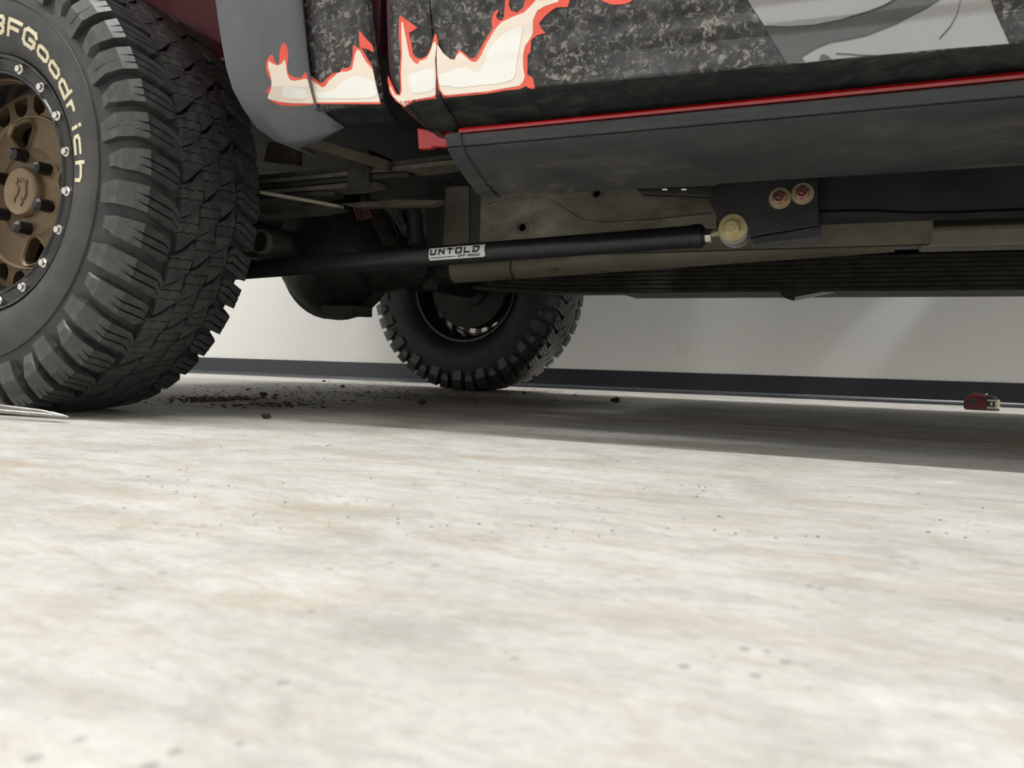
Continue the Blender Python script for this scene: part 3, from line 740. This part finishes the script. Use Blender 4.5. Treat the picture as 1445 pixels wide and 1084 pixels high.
df=Z5([(296,215),(302,250),(330,290),(365,318),(388,318),(395,290),(412,268),(432,280),(470,315),(500,310),(520,280),(545,225),(575,180),(590,150),(585,110),(600,65),(620,52),(624,62),(610,85),(618,108),(640,110),(652,90),(656,40),(660,-8),(674,-95),(682,-8),(678,30),(690,60),(725,68),(752,45),(770,-8),(850,-120),(960,-230),(1120,-330),(1050,-190),(1110,-130),(1008,-8),(995,38),(930,42),(880,80),(840,125),(850,150),(875,178),(830,190),(800,215),(795,280),(778,300),(778,400),(808,420),(820,478),(795,478),(770,462),(740,478),(560,505),(345,524),(325,530),(318,505),(300,480),(292,400),(290,300)])
decal('flame_red',M['f_red'],df,surfY,0.0004,door,0,'red and cream flame print')
dc=Z5([(296,240),(325,285),(365,320),(390,322),(398,300),(418,280),(440,300),(480,333),(505,333),(530,300),(560,235),(600,165),(640,120),(700,92),(760,68),(800,30),(830,-8),(900,-110),(1020,-220),(985,-120),(955,-8),(940,12),(870,35),(830,60),(808,110),(808,180),(790,215),(765,250),(755,300),(755,360),(765,410),(755,440),(735,462),(560,492),(345,512),(330,510),(310,480),(296,400),(291,300)])
decal('flame_cream',M['f_cream'],dc,surfY,0.0008,door,0)
decal('flame_white',M['f_white'],Z5([(300,400),(350,390),(400,370),(450,365),(490,385),(520,390),(545,350),(570,270),(620,210),(680,165),(745,135),(755,160),(740,230),(725,320),(715,400),(700,430),(640,450),(500,462),(400,475),(350,460),(305,465)]),surfY,0.0012,door,1)
decal('flame_red',M['f_red'],Z5([(1155,-10),(1180,8),(1230,26),(1290,26),(1335,10),(1345,-10),(1390,-110),(1310,-70),(1260,-190),(1220,-60)]),surfY,0.0004,door,1)
# grey figure print
Z6=lambda L:[(1000+x/3.247,y/3.247) for x,y in L]
decal('grey_print',M['g_mid'],Z6([(-110,-450),(170,-12),(255,120),(360,292),(440,290),(620,270),(850,248),(1100,225),(1376,203),(1290,-12),(1115,-450)]),surfY,0.0004,door,0,'printed figure in greys')
decal('light_print',M['g_light'],Z6([(-108,-450),(172,-12),(258,122),(360,126),(480,118),(600,95),(720,58),(800,28),(870,-12),(960,-110),(1000,-250),(980,-450)]),surfY,0.0008,door,0)
decal('light_print',M['g_light'],Z6([(425,262),(445,288),(620,268),(850,247),(1100,224),(1376,202),(1286,-12),(1190,-255),(1150,-90),(1080,-12),(1000,40),(860,110),(720,165),(640,182),(560,195),(490,222)]),surfY,0.0008,door,0)
decal('grey_print',M['g_mid'],Z6([(508,282),(510,258),(525,250),(545,256),(566,276)]),surfY,0.0012,door,0)
for L,wd in (([(1155,-8),(1140,60),(1105,125),(1056,180)],3.0),([(582,248),(640,250),(700,256),(765,257)],2.6),([(425,262),(490,222),(560,195),(640,182),(720,165),(860,110),(1000,40),(1070,-8)],2.4),([(258,122),(360,126),(480,118),(600,95),(720,58),(800,28),(870,-12)],2.4)):
    A=[(x,y-wd) for x,y in L]; B=[(x+wd*.5,y+wd) for x,y in L][::-1]
    decal('print_line',M['g_line'],Z6(A+B),surfY,0.0016,door,0)

# ------------------------------------------------------------------ sill strip, rocker
MB().sweep([(0.0935,0.4690),(0.0915,0.4650),(0.0925,0.4615),(0.105,0.4600),(0.13,0.4600),(0.13,0.4690)],[at(648,186,.0935).x+0.0,2.95]).build('red_sill_strip',M['red'],truck,40)['label']='glossy red painted sill edge'
tabp=[at(588,180,.11),at(612,184,.11),at(650,187,.11),at(640,205,.11),at(623,207,.11),at(611,206,.11),at(606,209,.11),at(590,210,.11)]
MB().prism(tabp,(0,0.012,0)).build('red_tab',M['red'],truck,bevel=0.002)['label']='bare red metal tab behind the rocker end'
RP=[(0.125,0.4575),(0.080,0.4555),(0.068,0.4500),(0.066,0.4345),(0.068,0.4325),(0.066,0.4305),(0.068,0.4150),(0.076,0.3930),(0.090,0.3730),(0.104,0.3655),(0.125,0.3720),(0.22,0.3980),(0.22,0.404),(0.125,0.379)]
RX0=at(641,205,.066).x
def rfn(i,x,j,y,z):
    if i==0:
        t=max(0,min(1,(0.4575-z)/0.0945)); x=x+0.052*t**1.5
    return (x,y,z)
rk=MB().sweep(RP,[RX0]+lin(1.05,2.95,12),rfn).build('rocker_panel',M['rocker'],truck,28); rk['label']='scuffed dark grey plastic rocker panel'
def cfn(i,x,j,y,z):
    t=max(0,min(1,(0.4575-z)/0.0945)); x=x+0.052*t**1.5
    return (x,y-(0.003 if j<11 else 0),z+(0.002 if j<3 else (-0.002 if j>7 else 0)))
MB().sweep(RP,[RX0-0.017,RX0+0.008],cfn).build('end_cap',M['rocker'],rk,28)
# far rocker: ribbed inner side, seen from below
fr=MB().sweep([(1.74,0.3705),(1.74,0.385),(1.80,0.43),(1.86,0.50),(2.07,0.50),(2.10,0.45),(2.08,0.385),(1.98,0.372)],[0.70,1.4,2.2,2.95]).build('far_rocker_panel',M['under'],truck,20); fr['label']='dark ribbed underside of the far rocker'
fbm=None
for i in range(8):
    y=1.62+0.012*i; z=0.3600+0.0150*i
    def rz(k_,x,j,yy,zz):
        e=max(0,(0.62-x)/0.42); return (x,yy,zz+0.020*e*e+0.0*i)
    o=MB().sweep([(y,z),(y-0.002,z+0.0035),(y,z+0.0115),(y+0.08,z+0.0115),(y+0.08,z)],lin(0.20+0.02*i,1.0,8)+[2.95],rz).build('far_spring_beam' if fbm is None else 'rib',M['rib'],truck if fbm is None else fbm,30)
    if fbm is None: fbm=o; fbm['label']='dark layered beam low on the far side'
fb=MB().prism([at(1098,411,1.64),at(1106,420,1.64),at(1118,424,1.64),at(1125,423,1.64),at(1180,412,1.64),at(1180,404,1.64),at(1098,404,1.64)],(0,0.02,0)).build('far_bracket',M['frame'],truck); fb['label']='black far bracket with pale lower edge'
MB().prism([at(1122,419,1.635),at(1178,409,1.635),at(1178,413,1.635),at(1122,423.5,1.635)],(0,0.004,0)).build('bracket_flange',M['sticker'],fb)

# ------------------------------------------------------------------ running gear
ax=MB().cyl((0,0.20,ZC),(0,2.05,ZC),0.048,n=24).cyl((0,0.14,ZC),(0,0.20,ZC),0.085,n=24).cyl((0,1.96,ZC),(0,2.06,ZC),0.085,n=24).build('axle_tube',M['steel_dark'],truck,40)
# differential housing
mb=MB(); DC=Vector((0.045,1.02,ZC+0.005)); nu,nv=22,16
for j in range(nv+1):
    th=math.pi*j/nv
    for i in range(nu):
        q=2*math.pi*i/nu; rx=0.170*(1+0.08*math.cos(2*q)); rz=0.188
        mb.v.append((DC.x+rx*math.sin(th)*math.cos(q), DC.y-0.17*math.cos(th), DC.z+rz*math.sin(th)*math.sin(q)))
for j in range(nv):
    for i in range(nu): a=j*nu+i; b=j*nu+(i+1)%nu; mb.f.append((a,b,b+nu,a+nu))
mb.cyl((0.10,1.02,ZC-0.01),(0.34,1.03,ZC-0.035),0.115,0.060,n=24)
dif=mb.build('differential',M['steel_dark'],truck,50); dif['label']='dark round differential housing hanging below the axle'
MB().prism([at(452,430,.93),at(498,430,.93),at(498,445,.93),at(455,444,.93)],(0,0.10,0)).build('drain_boss',M['steel_dark'],dif,bevel=0.004)
# finned cover ring
MB().lathe([(-0.02,0.182),(-0.02,0.196),(0.02,0.196),(0.02,0.182)],40,True,(DC.x,DC.y,DC.z)).build('housing_flange',M['steel_dark'],dif,40)
# drive shaft with joint
a=at(640,382,1.03); b=at(1262,333,1.03)
ds=MB().cyl(a,b,0.036,0.036,n=28).build('drive_shaft',M['shaft'],truck,50); ds['label']='dusty steel drive shaft with rust marks'
MB().cyl(a-(b-a).normalized()*0.05,a+(b-a).normalized()*0.004,0.030,0.038,n=24).build('weld_yoke',M['steel_dark'],ds,40)
d=(b-a).normalized(); j0=a-d*0.075
MB().cyl(j0-Vector((0,0.055,0)),j0+Vector((0,0.055,0)),0.022,n=16).cyl(j0-Vector((0,0,0.05)),j0+Vector((0,0,0.05)),0.022,n=16).cyl(j0-d*0.06,j0,0.055,0.035,n=20).build('universal_joint',M['steel_dark'],ds,40)
MB().tube([a+d*0.19+Vector((0.0375*0,0.0372*math.cos(q),0.0372*math.sin(q))) for q in lin(0,2*math.pi,28)[:-1]],0.0025,6,True).build('balance_strap',M['steel_dark'],ds)
bx=MB().box((0,0,0),(0.034,0.006,0.010)).build('balance_weight',M['olive'],ds); bx.location=a+d*0.16+Vector((0,-0.018,-0.034))
# silver-grey pipe box further ahead
xb=MB().sweep([(0.98,at(1400,348,.98).z),(1.12,at(1400,348,.98).z+0.01),(1.12,0.50),(0.98,at(1400,318,.98).z)],[at(1300,340,.98).x,2.6],None).build('exhaust_box',M['shaft'],truck,bevel=0.008); xb['label']='pale exhaust box ahead of the drive shaft'
MB().box((at(1262,340,1.0).x,0.97,0.41),(at(1302,340,1.0).x,1.12,0.47)).build('centre_bearing',M['frame'],truck,bevel=0.006)
# leaf springs: near
def leafpack(Yc,x0,specs,label,mats,w=0.064):
    root=None
    for k_,(xa,xb_,zoff,mt) in enumerate(specs):
        xs=lin(xa,xb_,22); t=0.0085
        def zc_(x): return LZ(x)+zoff
        mb=MB()
        for x in xs:
            e=0.012 if x in(xs[0],xs[-1]) else 0
            for dy,dz in((-w/2+e*1.2,0),(w/2-e*1.2,0),(w/2-e*1.2,t),(-w/2+e*1.2,t)): mb.v.append((x,Yc+dy,zc_(x)+dz))
        nn=len(xs)
        for i in range(nn-1):
            for j in range(4): a_=4*i+j; b_=4*i+(j+1)%4; mb.f.append((a_,b_,b_+4,a_+4))
        mb.f += [(3,2,1,0),(4*nn-4,4*nn-3,4*nn-2,4*nn-1)]
        o=mb.build('leaf_spring' if root is None else 'leaf',mt,truck if root is None else root,40)
        if root is None: root=o; root['label']=label
    return root
p1=at(372,252,.45); p2=at(545,249,.45); p3=at(640,240,.45)
def LZ(x): return 0.488+0.035*(x-0.28)**2*1.2
ls=leafpack(0.45,0,[(-0.70,0.95,0.018,M['steel_dark']),(-0.62,0.78,0.008,M['olive']),(-0.50,0.64,-0.004,M['steel_dark']),(-0.40,0.565,-0.0155,M['olive']),(-0.30,0.46,-0.027,M['steel_dark'])],'dusty leaf spring pack beside the near tyre',None)
cx=at(507,240,.41).x
MB().sweep([(0.405,0.462),(0.412,0.462),(0.412,0.505),(0.488,0.505),(0.488,0.462),(0.495,0.462),(0.495,0.545),(0.405,0.545)],[cx-0.026,cx+0.026]).build('spring_clamp',M['steel_dark'],ls,bevel=0.003)
LZn=LZ
def LZ(x): return 0.388+0.05*(x-0.3)**2
# brackets, pipes and sheets seen above the near spring
def bar(name,p,q,wv,mat,par=truck,t=(0,0.006,0),lab=None):
    p=Vector(p); q=Vector(q); wv=Vector(wv)
    o=MB().prism([p,q,q+wv,p+wv],t).build(name,mat,par,bevel=0.0015)
    if lab: o['label']=lab
    return o
bar('hanger_strap',at(430,206,.30),at(547,240,.40),(0,0,0.020),M['tan'],t=(0,0.03,0))
MB().prism([at(372,228,.50),at(418,232,.50),at(420,205,.50),at(378,200,.50)],(0,0.02,0)).build('bump_stop_plate',M['tan'],truck)
bar('brake_line_cover',at(366,273,.34),at(478,293,.46),(0,0,0.007),M['shaft'],t=(0,0.02,0))
MB().prism([at(366,290,.55),at(455,288,.55),at(478,293,.55),at(440,300,.55),at(366,304,.55)],(0,0.05,0)).build('spring_plate',M['olive'],truck,bevel=0.002)
MB().prism([at(478,287,.52),at(560,281,.52),at(625,282,.52),at(606,290,.52),at(500,292,.52)],(0,0.03,0)).build('anchor_plate',M['olive'],truck,bevel=0.002)
MB().cyl(at(371,341,.36),at(371,341,.36)+Vector((0,0.06,0)),0.030,n=24).build('bushing_sleeve',M['steel_dark'],truck,40,bevel=0.002)
MB().lathe([(0,0.021),(-0.004,0.021),(-0.004,0.025),(0.05,0.025)],24,False,tuple(at(367,341,.35))).build('sleeve_ring',M['olive'],truck,40)
# shock absorber with ribbed red boot
s0_=at(497,300,1.25); s1_=at(530,345,1.25)
sh=MB().cyl(at(520,280,.85),at(552,340,.82),0.022,n=20).build('shock_absorber',M['steel_dark'],truck,40)
for i in range(5):
    p=at(500+4.6*i,292,.80); q=at(506+4.6*i,312-(abs(i-1))*1.5,.80)
    MB().cyl(p,q,0.0042,n=10).build('boot_rib',M['spring_red'] if i%2==0 else M['tan'],sh,40)
MB().cyl(at(547,290,.78),at(567,326,.78),0.0028,n=8).build('brake_hose',M['olive'],truck,40)
MB().cyl(at(556,290,.82),at(569,316,.82),0.009,n=12).build('shock_rod',M['grey_flange'],sh,40)
MB().cyl(at(583,296,.86),at(588,345,.86),0.021,n=20).build('bump_stop',M['rubber'],truck,40)
# crossmember uprights
MB().prism([at(628,262,.66),at(662,262,.66),at(662,352,.66),at(624,354,.66)],(0,0.03,0)).build('crossmember_upright',M['olive'],truck,bevel=0.004)
MB().prism([at(600,255,.80),at(632,255,.80),at(632,352,.80),at(602,354,.80)],(0,0.03,0)).build('crossmember_upright',M['under'],truck,bevel=0.004)
MB().prism([at(662,262,.63),at(682,262,.63),at(682,350,.63),at(662,352,.63)],(0,0.05,0)).build('crossmember_upright',M['frame'],truck,bevel=0.004)
# dusty frame side plate with two holes and a pressed ridge
fx0=at(678,300,.62).x; fx1=at(1030,300,.62).x+0.35
h1=at(842,273,.62); h2=at(737,321,.62)
circ=lambda c,r,nn=20:[(c.x+r*math.cos(2*math.pi*i/nn),c.z+r*math.sin(2*math.pi*i/nn)) for i in range(nn)]
fpl=MB().plate([[(fx0,0.352),(fx1,0.352),(fx1,0.503),(fx0,0.503)],circ(h1,0.0075),circ(h2,0.0085)],0.62,0.004).build('frame_plate',M['taupe'],truck); fpl['label']='dusty olive frame plate with round holes'
for h_,r in((h1,0.0115),(h2,0.012)):
    MB().tube([(h_.x+r*math.cos(q),0.6195,h_.z+r*math.sin(q)) for q in lin(0,2*math.pi,24)[:-1]],0.0030,8,True).build('hole_rim',M['taupe'],fpl,60)
MB().tube([at(x,y,.6205) for x,y in((690,290),(745,276),(765,276),(790,292),(822,312),(850,316),(920,312),(1000,303),(1060,296))],0.0042,8).build('pressed_ridge',M['taupe'],fpl,60)
MB().box((fx0,0.66,0.36),(fx1,0.70,0.505)).build('frame_back_plate',M['under'],truck)
# loom and clips under the rocker
lm=MB().prism([at(895,266,.40),at(1012,262,.40),at(1010,278,.40),at(905,274,.40)],(0,0.02,0)).build('cable_tray',M['steel_dark'],truck,bevel=0.003)
for x in(935,962): MB().cyl(at(x,267,.395),at(x+7,267,.395),0.0025,n=8).build('tray_clip',M['chrome'],lm,40)
bar('brace',at(945,283,.58),at(1010,300,.50),(0,0,0.010),M['taupe'],t=(0,0.01,0))
# black frame rail on the right, with a pressed bend
xr0=at(1012,270,.42).x; RXs=[xr0,1.40,1.46,1.50,1.56,1.62,1.75,2.2,2.95]
def rail(i,x,j,y,z):
    dz=0.0
    if j in(3,4,5,6): dz=0.0
    if x>1.48 and j in(1,2): z -= min(1,(x-1.48)/0.10)*0.010
    return (x,y,z+dz)
zt=0.50
zb=at(1300,312,.43).z
frl=MB().sweep([(0.43,zt),(0.43,zb+0.024),(0.421,zb+0.018),(0.421,zb+0.008),(0.43,zb),(0.47,zb+0.010),(0.53,zb+0.028),(0.53,zt)],RXs,rail).build('frame_rail',M['frame'],truck,30); frl['label']='black painted chassis rail'
# ------------------------------------------------------------------ traction bar
TY=0.40
A=at(300,385,TY); B=at(980,334,TY); D=(B-A).normalized(); RB=0.0192
tb=MB().cyl(A,B,RB,n=40).build('traction_bar',M['tube'],truck,40); tb['label']='black tubular traction bar with white sticker'
MB().lathe([(0,0.001),(0,RB*0.8),(0.0,RB*1.03),(0.006,RB*1.08),(0.018,RB*1.08),(0.020,RB*1.0)],32).build('end_bung',M['tube'],tb,40).matrix_local=Matrix.Translation(B+D*0.014)@Vector((0,-1,0)).rotation_difference(D).to_matrix().to_4x4()
n0=B+D*0.014
MB().cyl(n0,n0+D*0.004,0.0150,n=18).build('thread_collar',M['tube'],tb,40)
MB().cyl(n0+D*0.004,n0+D*0.015,0.0128,n=6,twist=0.1).build('jam_nut',M['chrome'],tb,bevel=0.001)
E0=at(1036,324,TY)
th=MB(); L_=(E0-n0).length
ns=14
th.tube([n0+(E0-n0)*(i/ns) for i in range(ns+1)],[0.0078 if i%2 else 0.0070 for i in range(ns+1)],12).build('threaded_rod',M['zinc_dull'],tb,30)
# rod-end eye with bushing rings under the washer
mb=MB(); mb.lathe([(-0.022,0.020),(-0.024,0.0235),(-0.012,0.0255),(-0.006,0.0225),(0.004,0.0225),(0.010,0.0255),(0.022,0.0235),(0.024,0.02)],32)
eye=mb.build('rod_end',M['bush'],tb,30); eye.location=(E0.x+0.001,TY+0.004,E0.z-0.003)
mb=MB().lathe([(-0.007,0.0228),(-0.007,0.0240),(0.005,0.0240),(0.005,0.0228)],32); b_=mb.build('bushing',M['frame'],tb,30); b_.location=(E0.x+0.001,TY+0.004,E0.z-0.003)
# sticker on the tube
SU=at(644,357,TY-RB); tcen=(SU-A).dot(D); side=D.cross(Vector((0,0,1))).normalized(); 
if side.y>0: side=-side
upv=side.cross(D); 
if upv.z<0: upv=-upv
def onbar(u,v,e):
    # u along the bar, v around the bar (arc length, up), e height
    q=v/RB+0.06; r=RB+e
    return A+D*(tcen+u)+side*(r*math.cos(q))+upv*(r*math.sin(q))
px1=(at(683,352,TY-RB)-at(604,362,TY-RB)).length
SW,SH=px1,0.0245
def barpatch(poly,e,mat,name,par):
    # split polygon strips: simple fan after dense vertical slicing is enough for small pieces
    mb=MB(); m=len(poly); mb.add([onbar(x,y,e) for x,y in poly],[tuple(range(m))]); return mb
def stick_rect(mb,x0,y0,x1,y1,e,nv=8):
    for j in range(nv):
        ya=y0+(y1-y0)*j/nv; yb=y0+(y1-y0)*(j+1)/nv
        mb.add([onbar(x0,ya,e),onbar(x1,ya,e),onbar(x1,yb,e),onbar(x0,yb,e)],[(0,1,2,3)])
mb=MB(); stick_rect(mb,-SW/2,-SH/2+0.002,SW/2-0.001,SH/2,0.0004); stick_rect(mb,-SW/2+0.0012,-SH/2,SW/2-0.002,-SH/2+0.002,0.0004,1); stick_rect(mb,SW/2-0.001,-SH/2+0.003,SW/2,-SH/2+0.0075,0.0004,2)
stk=mb.build('sticker',M['sticker'],tb,recalc=False); stk['label']='white sticker with black lettering'
mb=MB()
def word(mb,txt,x0,y0,w,h,gap,th,e,slant=0.0):
    x=x0
    for ch in txt:
        ww=w*(0.62 if ch=='-' else 1)
        for q in strokes(ch,ww,h,th):
            nn=3; e+=0.00003
            for i in range(nn):
                a0=q[0].lerp(q[1],i/nn);a1=q[0].lerp(q[1],(i+1)/nn);b0=q[3].lerp(q[2],i/nn);b1=q[3].lerp(q[2],(i+1)/nn)
                mb.add([onbar(x+v.x+slant*v.y,y0+v.y,e) for v in(a0,a1,b1,b0)],[(0,1,2,3)])
        x+=ww+gap
LW=(SW-0.010)/6
word(mb,'UNTOLD',-SW/2+0.0042,-SH/2+0.0112,LW*0.62,0.0088,LW*0.38,0.0034,0.0009)
word(mb,'OFF-ROAD',-SW/2+SW*0.52,-SH/2+0.0034,0.0040,0.0036,0.0022,0.0012,0.0009)
stick_rect(mb,-SW/2+0.0035,-SH/2+0.0042,-SW/2+SW*0.48,-SH/2+0.0056,0.0009,1)
mb.build('sticker_print',M['ink'],stk,recalc=False) if False else mb.build('sticker_print',M['ink'],tb,recalc=False)
# ------------------------------------------------------------------ mount bracket
BY=0.382
pl=[at(1000,283,BY),at(1012,258,BY),at(1153,252,BY),at(1156,318,BY),at(1060,334,BY),at(1044,327,BY),at(1018,321,BY)]
mbk=MB().prism(pl,(0,0.006,0)).build('mount_bracket',M['frame'],truck,bevel=0.001); mbk['label']='black steel traction-bar bracket'
MB().prism([p+Vector((0,0.048,0)) for p in pl],(0,0.006,0)).build('bracket_back_plate',M['frame'],mbk,bevel=0.001)
MB().prism([at(1060,336,BY),at(1156,319.5,BY),at(1156,335,BY-0.004),at(1063,346,BY-0.004)],(0,0.05,0)).build('bracket_flange',M['grey_flange'],mbk,bevel=0.0012)
def bolt(px,py,rw,rh,wm,hm,par):
    c=at(px,py,BY-0.004)
    w_=MB().lathe([(0,0.004),(0,rw*0.96),(0.0008,rw),(0.0032,rw),(0.004,rw*0.96)],32).build('washer',wm,par,30); w_.location=c
    h_=MB().cyl((0,0.001,0),(0,-0.0105,0),rh,n=6,twist=0.52).cyl((0,-0.0105,0),(0,-0.0118,0),rh*0.86,rh*0.74,n=18).cyl((0,-0.0118,0),(0,-0.0124,0),rh*0.45,rh*0.40,n=3).build('bolt_head',hm,par,bevel=0.0006); h_.location=c
bolt(1033.5,321,0.0228,0.0135,M['zinc'],M['zinc'],mbk)
bolt(1100.5,279.5,0.0172,0.0112,M['zinc_dull'],M['copper'],mbk)
bolt(1132.5,273,0.0172,0.0112,M['zinc_dull'],M['copper'],mbk)

# ------------------------------------------------------------------ things on the floor
# tape measure by the wall
TM=atz(1386,579); tm=tag(empty('tape_measure',(TM.x,TM.y,0)),'small red tape measure with black trim on the floor by the wall','tape measure'); tm.rotation_euler=(0,0,-0.35)
def rr(w,h,r,nn=5,o=(0,0)):
    pts=[]
    for cx_,cz_,a0 in((w-r,h-r,0),(r,h-r,90),(r,r,180),(w-r,r,270)):
        for i in range(nn+1):
            q=math.radians(a0+90*i/nn); pts.append((o[0]+cx_+r*math.cos(q),o[1]+cz_+r*math.sin(q)))
    return pts
W_=0.070; H_=0.052
MB().prism([(x-0.05,-0.02,z+0.001) for x,z in rr(W_,H_,0.016)],(0,0.04,0)).build('case',M['tape_red'],tm,bevel=0.003)
MB().prism([(x-0.056,-0.016,z+0.001) for x,z in rr(0.02,H_-0.006,0.009)],(0,0.032,0)).build('rubber_grip',M['rubber'],tm,bevel=0.002)
MB().lathe([(-0.0025,0.001),(-0.0025,0.012),(0,0.013)],24,False,(-0.025,-0.02,0.027)).build('side_badge',M['rubber'],tm,40)
MB().prism([(0.012,-0.021,0.002),(0.046,-0.021,0.002),(0.046,-0.021,0.040),(0.034,-0.021,0.050),(0.012,-0.021,0.052)],(0,0.042,0)).build('nose',M['frame'],tm,bevel=0.002)
hk=MB().box((0.020,-0.024,0.034),(0.050,-0.021,0.039)).box((0.020,-0.024,0.008),(0.050,-0.021,0.013)).box((0.045,-0.024,0.008),(0.050,0.018,0.039)).box((0.030,-0.024,0.018),(0.036,-0.021,0.030)); hk.build('tape_hook',M['tape_yellow'],tm)
MB().tube([(-0.034,0,0.053),(-0.030,0,0.060),(-0.01,0,0.057),(0.012,0,0.056)],0.0016,8).build('belt_clip',M['chrome'],tm,40)
MB().cyl((0.012,0,0.055),(0.012,0,0.060),0.003,n=10).build('clip_screw',M['chrome'],tm,40)
# tongs-like pair of thin rods beside the near tyre
R1=at(95,588.5,-0.045); R1.z=0
tg=tag(empty('steel_tongs',(R1.x,R1.y,0)),'slim bright steel rods joined at a tip, lying before the near tyre','tool')
def tl(x,y,Y): return at(x,y,Y)-R1
MB().tube([tl(93,588,-.045),tl(60,581,-.048),tl(0,573.5,-.052),tl(-60,567,-.056),tl(-160,556,-.06)],[0.0030,0.0040,0.0042,0.0042,0.0042],12).build('rod',M['tong'],tg,40)
MB().tube([tl(93,588.5,-.045),tl(60,585,-.06),tl(0,580,-.075),tl(-60,575,-.08),tl(-160,560,-.06)],[0.0026,0.0034,0.0036,0.0036,0.0036],12).build('rod',M['tong'],tg,40)
MB().tube([tl(97,588.5,-.045),tl(88,587.5,-.046),tl(76,585,-.048),tl(70,584,-.05)],[0.0012,0.0042,0.0052,0.0046],12).build('tip_sleeve',M['tong'],tg,40)
g0=tl(-160,556,-.06); MB().tube([g0,Vector((g0.x-0.05,g0.y,0.03)),Vector((g0.x-0.16,g0.y,0.022))],[0.008,0.016,0.021],14).build('handle',M['lug'],tg,40)
# clods and stones
def clod(name,p,r,mat,label,cat,group,seed,flat=0.55):
    bm=bmesh.new(); bmesh.ops.create_icosphere(bm,subdivisions=2,radius=1)
    for v in bm.verts:
        f=1+0.55*noise.noise(v.co*1.6+Vector((seed*3.1,seed*1.7,0))); v.co=Vector((v.co.x*f*r*1.25,v.co.y*f*r,v.co.z*f*r*flat))
    zmin=min(v.co.z for v in bm.verts)
    for v in bm.verts: v.co.z-=zmin
    me=bpy.data.meshes.new(name); bm.to_mesh(me); bm.free()
    o=link(name,me,mat); o.location=(p.x,p.y,0); o.rotation_euler=(0,0,seed)
    return tag(o,label,cat,group)
clod('stone',atz(869,569),0.0125,M['stone'],'dark pebble alone on the floor right of the far tyre','stone',None,1,0.7)
C=[(595,571,.013,'brown dirt clod below the far tyre, largest of the crumbs'),(375,591,.009,'brown dirt clod at the edge of the truck shadow'),
(1408,580,.006,'tiny red chip in front of the tape measure'),(484,547,.009,'dirt clod left of the far tyre, near the baseboard'),(457,539,.008,'reddish dirt clod close to the baseboard between the tyres'),
(740,556,.008,'dirt crumb just right of the far tyre foot'),(811,559,.006,'small dirt crumb halfway from the far tyre to the pebble'),(372,560,.011,'dark dirt clod behind the near tyre'),(350,551,.006,'small dark crumb between the tyres, nearest the near tyre')]
for i,(x,y,r,lb) in enumerate(C):
    clod('paint_chip' if 'chip' in lb else 'dirt_clod',atz(x,y),r,M['tape_red'] if 'chip' in lb else M['soil'],lb,'chip' if 'chip' in lb else 'dirt clod',None,i+2)
# loose crumbs, beyond counting
mb=MB()
def crumb(x,y,r):
    q=random.random()*6.28; vs=[]
    for dz,n_,rad in((0,5,1.0),(0.6,5,0.75)):
        for i in range(5):
            a=q+2*math.pi*i/5; f=rad*r*(0.7+0.6*random.random()); vs.append((x+f*math.cos(a)*1.3,y+f*math.sin(a),r*dz))
    mb.add(vs,[(5,6,7,8,9)]+[(i,(i+1)%5,5+(i+1)%5,5+i) for i in range(5)])
for _ in range(420):
    px=random.gauss(500,150); py=random.gauss(553,8)
    if py<536 or px<250 or px>1000: continue
    p=atz(px,py); crumb(p.x,p.y,random.uniform(0.001,0.0045))
for _ in range(600):
    px=random.gauss(325,55); py=random.gauss(567,3.5)
    p=atz(px,py)
    if (p.x-0.05)**2<0.004 or p.y<0.32+0.35*random.random(): continue
    crumb(p.x,p.y,random.uniform(0.002,0.006))
for _ in range(160):
    px=random.uniform(150,1400); py=random.uniform(600,760); p=atz(px,py); crumb(p.x,p.y,random.uniform(0.0004,0.0011))
tag(mb.build('dirt_crumbs',M['soil']),'scattered brown dirt crumbs on the floor around the tyres','dirt',kind='stuff')
# white paint flake
p=atz(452,628); 
mb=MB(); ol=[(-.014,-.004),(-.004,-.009),(.006,-.006),(.015,-.007),(.018,0),(.009,.004),(.004,.010),(-.004,.006),(-.012,.007)]
mb.prism([(x*1.0,y*1.3,0.0003) for x,y in ol],(0,0,0.0015)); o=tag(mb.build('paint_flake',M['sticker']),'small white paint flake on the sunny concrete before the shadow edge'.replace('sunny ','bright '),'flake'); o.location=(p.x,p.y,0)
